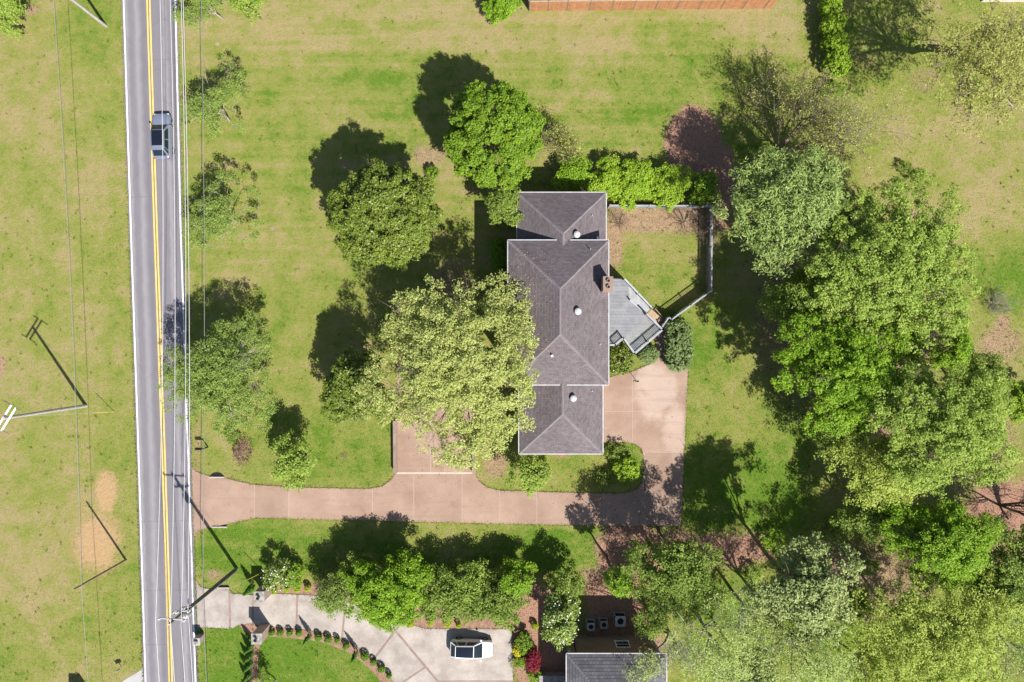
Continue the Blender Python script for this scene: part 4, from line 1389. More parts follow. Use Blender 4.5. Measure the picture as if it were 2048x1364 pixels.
    for i in range(nn_):
        for j in range(nn_):
            f = lambda a, b: tuple(Vector(rp_(u0 + (u1 - u0) * a, v0 + (v1 - v0) * b)) + Vector((0, 0, .008)))
            pg.poly([f(i / nn_, j / nn_), f((i + 1) / nn_, j / nn_), f((i + 1) / nn_, (j + 1) / nn_), f(i / nn_, (j + 1) / nn_)])
    pg.build('roof_glass', MAT['panoglass'], roof, smooth=True, merge=True)
    # wheels
    for x in (L * .295, -L * .30):
        for s_ in (-1, 1):
            wy = s_ * (W / 2 - .13)
            ty = MB().lathe((x, wy, .33), [(.20, -.11), (.31, -.11), (.335, -.08), (.335, .08), (.31, .11), (.20, .11)], 24, 'Y').build('wheel', MAT['tyre'], r)
            rm = MB()
            for k in range(5):
                M = Matrix.Translation((x, wy + s_ * .112, .33)) @ Matrix.Rotation(k * 2 * math.pi / 5, 4, 'Y')
                rm.box(-.035, .035, -.01, .01, 0, .2, M)
            rm.lathe((x, wy + s_ * .105, .33), [(.205, -.012), (.205, .012)], 20, 'Y', False).lathe((x, wy + s_ * .105, .33), [(.06, -.02), (.06, .02)], 12, 'Y')
            rm.build('rim', MAT['rim'], ty)
    xf_, wf, zf = stations[1]; xb_, wbk, zbk = stations[-2]
    for s_ in (-1, 1):
        MB().box(xf_ - .12, xf_ + .06, s_ * wf * .72 - .17, s_ * wf * .72 + .17, zf - .20, zf - .06).build('headlight', MAT['clearlens'], r, bevel=.03)
        MB().box(xb_ - .07, xb_ + .14, s_ * wbk * .78 - .13, s_ * wbk * .78 + .13, zbk - .22, zbk - .06).build('taillight', MAT['redlens'], r, bevel=.03)
        MB().box(xa - .25, xa - .08, s_ * (W / 2 + .08) - .09, s_ * (W / 2 + .08) + .09, zb - .02, zb + .13).build('mirror', MAT[paintm], r, bevel=.03)
    MB().box(xf_ + .03, xf_ + .12, -.45, .45, .42, .60).build('grille', MAT['dark'], r)
    MB().box(xe - .02, xe + .03, -.5, .5, zb - .05, zb + .0).build('rear_trim', MAT['dark'], r)
    tag(r, label, 'car')
    return r
ra_ = math.atan2(1364, -46)
c1 = P(331.5, 277)
car('suv', (c1.x, c1.y, .035), math.radians(91.6), 4.6, 1.86, 1.66,
    [(2.28, .62, .66), (2.18, .80, .80), (1.75, .90, .96), (.95, .93, 1.05), (-.6, .93, 1.06), (-1.8, .92, 1.05), (-2.18, .86, .98), (-2.28, .74, .86)],
    (1.05, .35, -1.55, -2.12), 'silver', 'silver blue suv with dark glass roof driving on the road', (.22, .98, .07, .93))
c2 = P(944, 1291)
car('hatchback', (c2.x, c2.y, .055), math.radians(-1.5), 4.30, 1.80, 1.50,
    [(2.15, .52, .60), (2.05, .72, .74), (1.6, .86, .88), (.85, .90, .96), (-.6, .90, .97), (-1.7, .88, .96), (-2.04, .80, .88), (-2.15, .62, .74)],
    (1.10, .25, -1.50, -2.08), 'whitecar', 'white hatchback with black glass roof parked on the concrete pad', (.03, .97, .07, .93))

# ------------------------------------------------------------------ plants
KIND = {
 'magnolia': dict(c=((.048, .085, .008), (.205, .262, .030)), leaf=.165, tr=.12, cl=.42, dens=1.0, bark='bark', rough=.45, spec=.35),
 'deepgreen': dict(c=((.052, .118, .005), (.215, .330, .020)), leaf=.15, tr=.15, cl=.38, dens=1.0, bark='bark'),
 'bright': dict(c=((.085, .190, .008), (.310, .470, .032)), leaf=0.145, tr=.34, cl=.50, dens=0.9, bark='bark'),
 'mid': dict(c=((.090, .160, .018), (.290, .375, .068)), leaf=0.155, tr=.34, cl=.55, dens=0.75, bark='bark'),
 'lightgreen': dict(c=((.140, .225, .026), (.385, .490, .095)), leaf=0.15, tr=.34, cl=.52, dens=0.72, bark='bark'),
 'sage': dict(c=((.150, .200, .060), (.370, .430, .150)), leaf=.19, tr=.20, cl=.60, dens=0.8, bark='bark'),
 'pale': dict(c=((.270, .310, .078), (.515, .560, .190)), leaf=0.145, tr=.36, cl=.55, dens=0.52, bark='bark'),
 'limepale': dict(c=((.245, .315, .045), (.450, .525, .110)), leaf=0.145, tr=.36, cl=.55, dens=0.44, bark='bark'),
 'lime': dict(c=((.165, .290, .014), (.370, .510, .045)), leaf=.14, tr=.34, cl=.36, dens=1.1, bark='bark'),
 'olive': dict(limb=1.9, c=((.230, .240, .055), (.430, .440, .130)), leaf=.14, tr=.34, cl=.60, dens=0.2, bark='twig'),
 'verge': dict(c=((.110, .175, .026), (.320, .410, .100)), leaf=0.115, tr=.34, cl=.46, dens=0.5, bark='pale_bark'),
 'feather': dict(c=((.200, .280, .062), (.410, .490, .150)), leaf=.22, tr=.20, cl=.65, dens=0.3, bark='pale_bark', thin=.20),
 'spiky': dict(c=((.120, .190, .038), (.340, .430, .125)), leaf=.27, tr=.20, cl=.70, dens=0.85, bark='bark', thin=.24),
 'clipped': dict(c=((0.092, 0.145, 0.048), (0.234, 0.310, 0.103)), leaf=.10, tr=.10, cl=.26, dens=1.1, bark='bark'),
 'box': dict(c=((0.043, 0.110, 0.007), (0.213, 0.386, 0.023)), leaf=.09, tr=.15, cl=.18, dens=1.1, bark='bark'),
 'goldbox': dict(c=((0.128, 0.207, 0.005), (0.454, 0.511, 0.014)), leaf=.09, tr=.15, cl=.20, dens=1.1, bark='bark'),
 'conifer': dict(c=((0.028, 0.097, 0.009), (0.128, 0.276, 0.025)), leaf=.11, tr=.08, cl=.22, dens=1.1, bark='bark', thin=.3),
 'red': dict(c=((.120, .008, .020), (.400, .035, .070)), leaf=.12, tr=.34, cl=.28, dens=.9, bark='bark'),
 'plum': dict(c=((.120, .055, .060), (.260, .135, .120)), leaf=.12, tr=.15, cl=.35, dens=0.14, bark='twig'),
 'yellow': dict(c=((.45, .40, .01), (.75, .66, .03)), leaf=.10, tr=.2, cl=.22, dens=.9, bark='bark'),
 'blossom': dict(c=((0.085, 0.145, 0.023), (0.298, 0.386, 0.075)), leaf=.15, tr=.2, cl=.45, dens=.85, bark='bark', flower=.10),
 'budding': dict(c=((.240, .290, .045), (.430, .480, .110)), leaf=.12, tr=.34, cl=.60, dens=.16, bark='twig'),
}
LM = {k: leafmat('leaves_' + k, v['c'][0], v['c'][1], v['tr'], v.get('rough', .55), v.get('spec', .25)) for k, v in KIND.items()}
MAT['petal'] = surf('white_petals', (.66, .64, .55), (.80, .78, .70), 3, 20, .1, .6, .2)
NLEAF = [0]

def leaf_mesh(name, pos, nrm, size, tint, mat, parent, thin=.55, rs=None, origin=None):
    rs = rs or np.random.RandomState(1)
    n = len(pos)
    nrm = nrm / (np.linalg.norm(nrm, axis=1, keepdims=True) + 1e-9)
    a = rs.normal(size=(n, 3))
    a -= nrm * (a * nrm).sum(1, keepdims=True)
    a /= np.linalg.norm(a, axis=1, keepdims=True) + 1e-9
    b = np.cross(nrm, a)
    L = size[:, None] * .62; W = L * thin
    droop = nrm * (L * .18)
    if n > 5000:
        L, W = L * 1.15, W * 1.25
        v = np.stack([pos - a * L * .7 + b * W, pos + a * L - droop, pos - a * L * .7 - b * W], 1).reshape(-1, 3)
        if origin is not None: v -= np.array(origin)
        NLEAF[0] += n
        return mesh_np(name, v, np.arange(n * 3).reshape(n, 3), mat, parent, attrs={'tint': tint})
    v = np.stack([pos - a * L - droop, pos + b * W, pos + a * L - droop, pos - b * W], 1).reshape(-1, 3)
    if origin is not None: v -= np.array(origin)
    f = np.arange(n * 4).reshape(n, 4)
    NLEAF[0] += n
    return mesh_np(name, v, f, mat, parent, attrs={'tint': tint})

def rot_about(d, ang, az, rs):
    pass

def plant(name, cat, label, px, py, rx, ry, hc, rz, kind, seed, base=None, group=None, trunk=True, shape='round', nmul=1.0, lean=(0, 0), bare_limbs=0.0, holes=0.0):
    """crown centre given by its photograph pixel at height hc; rx, ry in photograph pixels, rz in metres"""
    rs = np.random.RandomState(seed)
    K = KIND[kind]
    C = np.array(P(px, py, hc))
    Rx, Ry = S(rx, hc), S(ry, hc)
    if shape == 'round' and min(Rx, Ry) > 1.5:
        k_ = 1.14 if seed < 180 else 1.24
        Rx, Ry = Rx * k_, Ry * k_
    R = np.array([Rx, Ry, rz])
    if base is None: B = np.array([C[0] + rs.uniform(-.1, .1) * Rx, C[1] + rs.uniform(-.1, .1) * Ry, 0.0])
    else: B = np.array(P(*base))
    root = empty(name, tuple(B))
    tag(root, label, cat, group)
    # irregular envelope: a few big lobes and dents
    nl = 9
    ld = rs.normal(size=(nl, 3)); ld /= np.linalg.norm(ld, axis=1, keepdims=True)
    la = rs.uniform(-.22, .20, nl)
    if shape in ('clip', 'column'): la *= .25
    def env(d):
        return 1.0 + (np.maximum(0, d @ ld.T) ** 3 @ la)
    area = 4 * math.pi * (((Rx * Ry) ** 1.6 + (Rx * rz) ** 1.6 + (Ry * rz) ** 1.6) / 3) ** (1 / 1.6)
    cl = K['cl'] * (1.0 if min(Rx, Ry) > 2.2 else max(.4, min(Rx, Ry) / 2.2))
    nc = int(max(14, area * .85 / (cl * cl * 2.0)) * nmul)
    big = shape == 'dome' or (shape == 'round' and min(Rx, Ry) > 1.5)
    if big:
        # several overlapping sub-crowns give masses, bays and gaps
        ns = int(np.clip(5 + Rx * .9, 6, 14))
        sa = 2 * math.pi * (np.arange(ns) + rs.uniform(-.35, .35, ns)) / ns
        sr = np.where(np.arange(ns) % 3 == 0, rs.uniform(.10, .35, ns), rs.uniform(.48, .68, ns))
        sc = np.stack([np.cos(sa) * sr, np.sin(sa) * sr, .42 - .75 * sr + rs.uniform(-.15, .15, ns)], 1)
        sc = np.concatenate([[[0, 0, .30]], sc])
        ss = np.concatenate([[.58], rs.uniform(.32, .50, ns)])
        if shape == 'dome':      # compact crown, many small domes over one rounded volume
            ns = 70
            z_ = 1 - 1.35 * (np.arange(ns) + .5) / ns; a_ = np.arange(ns) * 2.39996 + rs.uniform(-.3, .3, ns); q_ = np.sqrt(1 - z_ ** 2)
            sc = np.stack([np.cos(a_) * q_, np.sin(a_) * q_, z_], 1) * rs.uniform(.74, .86, (ns, 1))
            ss = rs.uniform(.16, .26, ns)
        w = ss ** 2 / (ss ** 2).sum()
        si = rs.choice(len(ss), nc, p=w)
        ph = rs.uniform(0, 2 * math.pi, nc); rr_ = np.sqrt(rs.rand(nc))
        ud = np.stack([np.cos(ph) * rr_, np.sin(ph) * rr_, np.sqrt(np.maximum(0, 1 - rr_ ** 2))], 1)
        low = rs.rand(nc) < .22
        ud[low, 2] *= -rs.uniform(.2, .8, low.sum())
        ud *= np.where(rs.rand(nc) < .7, rs.uniform(.86, 1.04, nc), rs.uniform(.35, .9, nc))[:, None]
        d = sc[si] + ud * ss[si][:, None]
        rad = np.ones(nc)
    else:
        d = rs.normal(size=(nc * 3, 3)); d /= np.linalg.norm(d, axis=1, keepdims=True)
        d = d[d[:, 2] > (-.75 if shape != 'clip' else -.95)][:nc]
        nc = len(d)
        rad = np.where(rs.rand(nc) < .62, rs.uniform(.80, 1.0, nc), rs.uniform(.35, .85, nc))
    if shape == 'clip': rad = rs.uniform(.90, 1.0, nc)
    if shape == 'block':
        mx = np.abs(d).max(1, keepdims=True)
        dd = d / (mx ** .75)
        cen = C + dd * R * rad[:, None]
    elif big:
        cen = C + d * R
    else:
        cen = C + d * R * (rad * env(d))[:, None]
    if shape == 'column':
        zz = (cen[:, 2] - (C[2] - rz)) / (2 * rz)
        k_ = np.clip(1.15 - zz, .08, 1)[:, None]
        cen[:, :2] = C[:2] + (cen[:, :2] - C[:2]) * k_
    cen[:, 2] = np.maximum(cen[:, 2], cl * .45)
    if holes > 0:        # leave real gaps in the crown
        nh = 7
        hd = rs.uniform(-.75, .75, size=(nh, 2))
        kp = (np.linalg.norm(d[:, None, :2] - hd[None], axis=2) > holes * rs.uniform(.6, 1.6, nh)).all(1)
        cen, d = cen[kp], d[kp]; nc = len(cen)
    # trunk and limbs
    top = C + np.array([0, 0, rz * .10])
    fork = B + (C - B) * np.array([.55, .55, 0]); fork[2] = max(.15, (C[2] - rz) * .6 + .05 * hc)
    tr_r = (max(.05, .011 * (hc + rz) + .03) if trunk else .03) * K.get('limb', 1.0)
    pl, pr = [], []
    def curve(a, b, r0, r1, bend=.12):
        t = np.linspace(0, 1, 5)[:, None]
        mid = rs.normal(size=3) * np.linalg.norm(b - a) * bend * .5
        p = a + (b - a) * t + mid * (4 * t * (1 - t)) * .5
        p[:, 2] += (np.linalg.norm(b - a) * .06 * 4 * t * (1 - t))[:, 0]
        pl.append(p); pr.append(np.linspace(r0, r1, 5))
        return p
    tp = curve(B + np.array([0, 0, -.05]), fork, tr_r * 1.15, tr_r * .8, .06)
    tp2 = curve(fork, top, tr_r * .8, tr_r * .3, .10)
    nodes = [tp2[2], tp2[3], tp2[4]]
    nlimb = int(np.clip(4 + Rx * .9, 4, 12))
    ends = []
    for k in range(nlimb):
        az = 2 * math.pi * (k + rs.uniform(-.3, .3)) / nlimb
        el = rs.uniform(-.05, .75)
        dd = np.array([math.cos(az) * math.cos(el), math.sin(az) * math.cos(el), math.sin(el)])
        e = C + dd * R * rs.uniform(.50, .74) * env(dd[None])[0]
        e[2] = max(e[2], .3)
        st_ = fork + (top - fork) * rs.uniform(0, .6)
        p = curve(st_, e, tr_r * .48, tr_r * .12)
        nodes += [p[2], p[3], p[4]]
        for q in range(3):
            s2 = p[2 + q % 3]
            e2 = s2 + (rs.normal(size=3) * .6 + dd * .5) * min(Rx, Ry) * .26
            e2[2] = max(e2[2], .2)
            p2_ = curve(s2, e2, tr_r * .20, tr_r * .05)
            nodes += [p2_[2], p2_[4]]
    nodes = np.array(nodes)
    v1, f1 = tubes(np.array(pl), np.array(pr), 6)
    dist = np.linalg.norm(cen[:, None, :] - nodes[None], axis=2)
    near = nodes[dist.argmin(1)]
    sel = np.arange(0, nc, 2 if trunk else 4)
    t = np.linspace(0, 1, 3)[None, :, None]
    tw = near[sel][:, None, :] + (cen - near)[sel][:, None, :] * t
    tw[:, 1] += rs.normal(size=(len(sel), 3)) * .08 * np.linalg.norm(cen - near, axis=1)[sel][:, None]
    v2, f2 = tubes(tw, np.linspace(max(.012, tr_r * .10), .006, 3)[None] * np.ones((len(sel), 1)), 3)
    allv = np.concatenate([v1, v2]) - B; allf = np.concatenate([f1, f2 + len(v1)])
    mesh_np('trunk' if trunk else 'stems', allv, allf, MAT[K['bark']], root, smooth=True)
    # leaves
    leaf = K['leaf'] * (1.0 if min(Rx, Ry) > 1.2 else max(.6, min(Rx, Ry) / 1.2))
    per = int(max(4, K['dens'] * (17.0 if big else 12.0) * (cl / leaf) ** 1.3))
    n = nc * per
    ci = np.repeat(np.arange(nc), per)
    off_ = rs.normal(size=(n, 3)); off_ /= np.linalg.norm(off_, axis=1, keepdims=True) + 1e-9
    off_ *= (rs.rand(n, 1) ** .45) * cl * rs.uniform(.65, 1.25, nc)[ci][:, None]
    off_[:, 2] *= .75
    pos = cen[ci] + off_
    pos[:, 2] = np.maximum(pos[:, 2], .03)
    outw = (pos - C) / R
    nrm = rs.normal(size=(n, 3)) * .62 + np.array([0, 0, 1.0]) + outw * .35 + off_ / cl * .45
    size = leaf * rs.uniform(.65, 1.3, n)
    ctint = np.clip(rs.normal(.5, .20, nc), 0, 1)
    tint = np.clip(ctint[ci] * .55 + rs.rand(n) * .45, 0, 1)
    crown = leaf_mesh('crown', pos, nrm, size, tint, LM[kind], root, K.get('thin', .55), rs, B)
    if K.get('flower'):
        m = int(nc * 1.3)
        fi = rs.randint(0, nc, m)
        fp = cen[fi] + rs.normal(size=(m, 3)) * cl * .45 + d[fi] * cl * .6 + np.array([0, 0, cl * .35])
        leaf_mesh('blossoms', fp, rs.normal(size=(m, 3)) * .4 + np.array([0, 0, 1]), np.full(m, K['flower']), np.ones(m), MAT['petal'], root, .9, rs, B)
    return root

def bare_plant(name, cat, label, px, py, hgt, spread, seed, stems=6, levels=4, mat='twig', r0=None, lean=(0, 0), kids=4, up=.6, buds=None, group=None, bud_n=1.0):
    """leafless branching plant, base at a ground pixel; optional thin bud leaves"""
    rs = np.random.RandomState(seed)
    B = np.array(P(px, py))
    root = empty(name, tuple(B))
    tag(root, label, cat, group)
    r0 = r0 or .012 * hgt + .01
    start, dirs, lens, rads = [], [], [], []
    for k in range(stems):
        az = 2 * math.pi * (k + rs.uniform(-.4, .4)) / stems
        sp = spread * rs.uniform(.5, 1.1) if stems > 1 else .08
        start.append((0, 0, -.05)); dirs.append((math.cos(az) * sp + lean[0], math.sin(az) * sp + lean[1], 1.0)); lens.append(hgt * .42 * rs.uniform(.8, 1.2)); rads.append(r0 * (1.0 if stems == 1 else rs.uniform(.6, 1)))
    start, dirs, lens, rads = map(np.array, (start, dirs, lens, rads))
    vs, fs, nv = [], [], 0
    tips = []
    for lv in range(levels):
        m = len(start)
        dirs = dirs / np.linalg.norm(dirs, axis=1, keepdims=True)
        n = 4 if lv < 3 else 3
        pts = np.zeros((m, n, 3)); pts[:, 0] = start
        cur = dirs.copy()
        for i in range(1, n):
            cur = cur + rs.normal(size=(m, 3)) * .13 + np.array([0, 0, .05 * up])
            cur /= np.linalg.norm(cur, axis=1, keepdims=True)
            pts[:, i] = pts[:, i - 1] + cur * (lens / (n - 1))[:, None]
        pts[..., 2] = np.maximum(pts[..., 2], .02 if lv else -.05)
        rr = rads[:, None] * np.linspace(1, .55, n)[None]
        v, f = tubes(pts, rr, 6 if lv == 0 else (4 if lv < 3 else 3))
        vs.append(v); fs.append(f + nv); nv += len(v)
        if lv >= levels - 2: tips.append(pts[:, 1:].reshape(-1, 3))
        if lv == levels - 1: break
        kk = kids
        idx = np.repeat(np.arange(m), kk)
        tt = rs.uniform(.35, 1.0, m * kk) * (n - 1)
        i0 = np.minimum(tt.astype(int), n - 2); fr = (tt - i0)[:, None]
        start = pts[idx, i0] * (1 - fr) + pts[idx, i0 + 1] * fr
        base_d = pts[idx, i0 + 1] - pts[idx, i0]
        base_d /= np.linalg.norm(base_d, axis=1, keepdims=True)
        rd = rs.normal(size=(m * kk, 3)); rd -= base_d * (rd * base_d).sum(1, keepdims=True); rd /= np.linalg.norm(rd, axis=1, keepdims=True)
        dirs = base_d + rd * rs.uniform(.45, 1.0, (m * kk, 1)) + np.array([0, 0, .15 * up])
        lens = lens[idx] * rs.uniform(.48, .75, m * kk)
        rads = np.maximum(rads[idx] * .48, .0045)
    mesh_np('branches', np.concatenate(vs), np.concatenate(fs), MAT[mat], root, smooth=True)
    if buds:
        tp = np.concatenate(tips)
        m = int(len(tp) * 1.6 * bud_n)
        pos = tp[rs.randint(0, len(tp), m)] + rs.normal(size=(m, 3)) * .12
        pos[:, 2] = np.maximum(pos[:, 2], .03)
        leaf_mesh('crown', pos, rs.normal(size=(m, 3)) + np.array([0, 0, .7]), rs.uniform(.08, .16, m), rs.rand(m), LM[buds], root, .55, rs)
    return root

T = lambda *a, **k: plant('tree', 'tree', *a, **k)
SH = lambda *a, **k: plant('shrub', 'shrub', *a, trunk=False, **k)
# --- front lawn
T('large rounded dense dark green tree standing alone on the front lawn', 772, 436, 110, 108, 6.0, 4.6, 'magnolia', 11, nmul=1.7, shape='dome')
T('tall dense glossy green tree at the north corner of the house', 988, 274, 98, 104, 6.0, 4.8, 'deepgreen', 12, nmul=1.8, shape='dome')
T('huge pale yellow green budding tree spreading over the house roof', 924, 726, 184, 184, 9.2, 4.2, 'pale', 13, base=(915, 730), holes=.07, nmul=1.75)
T('mid green broadleaf tree tucked under the pale budding tree', 716, 776, 66, 86, 4.6, 3.6, 'magnolia', 14, nmul=1.3)
T('pale green shrubby tree against the north west roof corner', 1003, 412, 38, 44, 4.5, 2.6, 'mid', 15)
SH('smooth clipped oval dark green shrub against the front wall', 998, 512, 19, 38, .9, .9, 'box', 16, shape='clip')
SH('small dark shrub between the two dense lawn trees', 865, 345, 12, 14, .6, .6, 'deepgreen', 17)
# --- verge trees east of the road
T('airy verge tree overhanging the road beside the car', 436, 216, 68, 76, 3.4, 2.2, 'verge', 21, holes=.2)
T('airy verge tree with white broken branches south of the car', 446, 428, 74, 76, 3.4, 2.3, 'verge', 22, holes=.2)
T('largest airy verge tree overhanging both road lanes', 446, 758, 104, 128, 5.4, 3.4, 'verge', 23, holes=.06, nmul=1.4)
T('young pale leaved tree casting a round shadow near the driveway', 585, 925, 54, 44, 3.6, 2.2, 'lightgreen', 24, nmul=1.0)
T('airy greyish verge tree at the north end of the lawn', 410, 5, 54, 56, 3.4, 2.2, 'verge', 25, holes=.2)
T('bright green leafy tree at the north end of the lawn', 500, 8, 46, 40, 3.0, 1.9, 'lightgreen', 26, nmul=.6)
SH('ragged purple leaved shrub beside the mailbox verge', 485, 903, 20, 26, .6, .6, 'plum', 27)
SH('leafy low plant beside the purple shrub', 462, 868, 14, 22, .4, .4, 'mid', 28)
T('bright green bush beyond the road in the north west corner', 22, 22, 46, 44, 1.8, 1.6, 'lightgreen', 29)
SH('green and grey bush at the end of the cedar fence', 1004, 12, 42, 32, 1.3, 1.2, 'bright', 30)
# --- round the house
bare_plant('tree', 'tree', 'leafless twiggy tree behind the dense tree at the north of the house', 1122, 296, 6.0, .55, 31, 6, 5, 'twig', buds='budding', kids=4, bud_n=.35)
for k, (px_, py_, rx_, ry_, kd, lb) in enumerate((
        (1212, 364, 42, 44, 'lime', 'lime green hedge shrub nearest the roof corner in the yard hedge'),
        (1272, 366, 52, 46, 'lime', 'lime green hedge shrub in the middle of the yard hedge'),
        (1334, 372, 54, 44, 'lime', 'lime green hedge shrub at the bare earth end of the yard hedge'),
        (1144, 354, 46, 36, 'bright', 'olive green hedge shrub behind the north roof edge'),
        (1408, 378, 32, 34, 'deepgreen', 'rounded deep green shrub closing the end of the lime hedge'))):
    SH(lb, px_, py_, rx_, ry_, 1.5, 1.25, kd, 40 + k, group='shrubs in the hedge behind the yard fence')
SH('round dark green shrub between the house and the deck', 1240, 720, 27, 30, 1.1, 1.1, 'magnolia', 46, shape='clip')
SH('small grey green shrub under the deck railing', 1297, 710, 21, 18, .8, .8, 'clipped', 47, shape='clip')
SH('tall clipped block hedge beside the brick path', 1357, 692, 26, 50, 1.2, 1.2, 'clipped', 48, shape='block', nmul=1.2)
bare_plant('shrub', 'shrub', 'leafless brown shrub in the yard against the house wall', 1237, 446, 2.2, 1.1, 49, 8, 4, 'twig', kids=4)
bare_plant('shrub', 'shrub', 'leafless spreading shrub with grey limbs inside the yard fence', 1368, 442, 2.8, 1.3, 50, 9, 4, 'twig', kids=4, lean=(-.15, 0))
bare_plant('shrub', 'shrub', 'leafless reddish twiggy shrub growing over the lattice fence', 1416, 462, 2.6, .9, 51, 10, 5, 'twig', kids=4)
SH('bright lime shrub in the island bed by the driveway bend', 1256, 938, 29, 26, 1.2, .9, 'lime', 52)
bare_plant('shrub', 'shrub', 'leafless grey branched shrub beside the lime shrub in the island bed', 1206, 955, 1.6, 1.2, 53, 8, 4, 'pale_bark', kids=4, buds='mid', bud_n=.5)
SH('dark leafy shrub behind the lime shrub in the island bed', 1238, 906, 24, 20, .8, .7, 'mid', 54, nmul=.7)
T('loose pale green small tree in front of the south roof edge', 1066, 945, 52, 44, 2.9, 1.9, 'lightgreen', 55, nmul=.8)
bare_plant('shrub', 'grass clump', 'wispy golden ornamental grass clump beside the garage lane wall', 988, 912, 1.3, 1.0, 56, 26, 2, 'tanwood', r0=.01, kids=3)
bare_plant('shrub', 'grass clump', 'wispy golden ornamental grass clump on the front lawn', 690, 912, 1.2, .9, 57, 22, 2, 'tanwood', r0=.01, kids=3)
SH('small reddish shrub at the top of the garage lane wall', 960, 896, 10, 10, .5, .5, 'plum', 58)
# --- bottom hedge row by the concrete driveway
T('white flowering small tree by the brick gate pillar', 556, 1152, 32, 30, 1.9, 1.4, 'blossom', 61, nmul=.7)
SH('small bright green bush next to the white flowering tree', 588, 1150, 18, 24, 1.2, 1.0, 'bright', 62)
bare_plant('shrub', 'shrub', 'leafless dark twiggy shrub among the hedge trees by the driveway', 668, 1160, 3.0, 1.0, 63, 9, 5, 'twig', kids=4, buds='mid', bud_n=.15)
T('airy green tree overhanging the concrete driveway', 668, 1190, 54, 40, 3.0, 1.8, 'verge', 64)
T('bright green leafy tree dominating the hedge row by the driveway', 778, 1178, 88, 78, 3.6, 2.9, 'bright', 65, nmul=1.25)
T('loose green hedge tree above the parked white hatchback', 890, 1194, 74, 54, 2.6, 2.1, 'mid', 66, nmul=1.1)
T('olive budding hedge tree at the end of the parking pad', 990, 1198, 74, 54, 2.6, 2.2, 'mid', 67, nmul=1.1)
T('dense green hedge tree behind the mulch bed', 1030, 1158, 50, 34, 2.4, 2.0, 'bright', 68)
T('yellow green hedge tree filling the hedge row behind the hatchback', 940, 1168, 60, 40, 2.4, 1.9, 'lightgreen', 80)
T('loose green hedge tree between the twiggy shrub and the bright hedge tree', 715, 1150, 48, 40, 2.6, 1.9, 'mid', 81)
T('white blossomed dark tree beside the neighbouring house', 1124, 1232, 40, 54, 3.6, 2.8, 'blossom', 69, nmul=.9)
T('pale green small tree behind the white blossomed tree', 1135, 1165, 34, 30, 3.0, 2.0, 'mid', 70)
SH('crimson leaved shrub beside the yellow flowering shrub', 1066, 1320, 16, 22, .9, .8, 'red', 71)
SH('yellow flowering shrub at the edge of the parking pad', 1034, 1300, 9, 14, .6, .5, 'yellow', 72)
SH('dark green shrub behind the yellow flowering shrub', 1048, 1288, 18, 26, .8, .7, 'deepgreen', 73)
SH('low green shrub below the yellow flowering shrub', 1040, 1325, 18, 12, .5, .4, 'bright', 74)
SH('low leafy shrub beneath the crimson shrub', 1070, 1352, 16, 14, .5, .5, 'bright', 75)
# clipped balls along the drive
gl1 = 'clipped balls on the lawn side of the concrete driveway'
for k, (a, b, s) in enumerate(((543.5, 1266, 6.5), (560, 1266, 6.5), (579, 1266, 5), (598, 1267, 7.5), (636.5, 1275, 7), (656, 1279, 6), (674, 1281, 6), (692, 1293, 6), (730, 1313, 6.5), (747, 1325, 6.5), (763, 1338, 6.5), (778, 1352, 6.5))):
    s = s * (.8 + .45 * ((k * 37) % 11) / 10)
    plant('clipped_ball', 'shrub', 'small clipped round shrub in the mulch between curved driveway and lawn', a, b, s, s, .42, .42, 'box', 100 + k, trunk=False, shape='clip', group=gl1)
gl2 = 'clipped balls on the hedge side of the concrete driveway'
for k, (a, b, s) in enumerate(((549, 1183, 6), (573.5, 1179, 4.5), (595, 1178, 6.5), (615.5, 1176, 5), (820, 1247, 7.5), (861, 1245, 7.5), (895, 1245, 7.5), (917, 1250, 5), (1012, 1247, 7.5), (1070, 1252, 6))):
    s = s * (.8 + .45 * ((k * 29) % 11) / 10)
    plant('clipped_ball', 'shrub', 'small golden green round shrub in the mulch under the hedge row', a, b, s, s, .42, .42, 'goldbox', 130 + k, trunk=False, shape='clip', group=gl2)
# columnar evergreens
def column_at(px, py, h, w, label, seed, group=None):
    b = P(px, py)
    c = np.array([b.x, b.y, h / 2])
    f = H / (H - h / 2)
    plant('columnar_evergreen', 'evergreen', label, 1024 + b.x * PXM * f, 682 - b.y * PXM * f, w * f, w * f, h / 2, h / 2, 'conifer', seed, base=(px, py), trunk=False, shape='column', group=group)
column_at(509, 1170, 2.9, 8, 'narrow pointed evergreen beside the hedge side brick pillar', 150)
column_at(622, 1267, 2.6, 6, 'slim dark evergreen rising among the clipped balls nearest the brick pillars', 151)
column_at(715, 1300, 2.8, 6, 'slim dark evergreen rising among the clipped balls at the driveway bend', 152)
for k, (a, b) in enumerate(((508, 1284), (507, 1302), (505, 1321), (504, 1341), (503, 1360))):
    column_at(a, b, 2.6, 8, 'columnar evergreen in the row along the narrow mulch strip', 155 + k, 'evergreens in the narrow mulch strip')
bare_plant('tree', 'tree', 'young nearly leafless tree on the lawn by the evergreen row', 552, 1360, 4.2, .4, 161, 1, 5, 'pale_bark', r0=.07, kids=5, buds='budding', bud_n=.4)
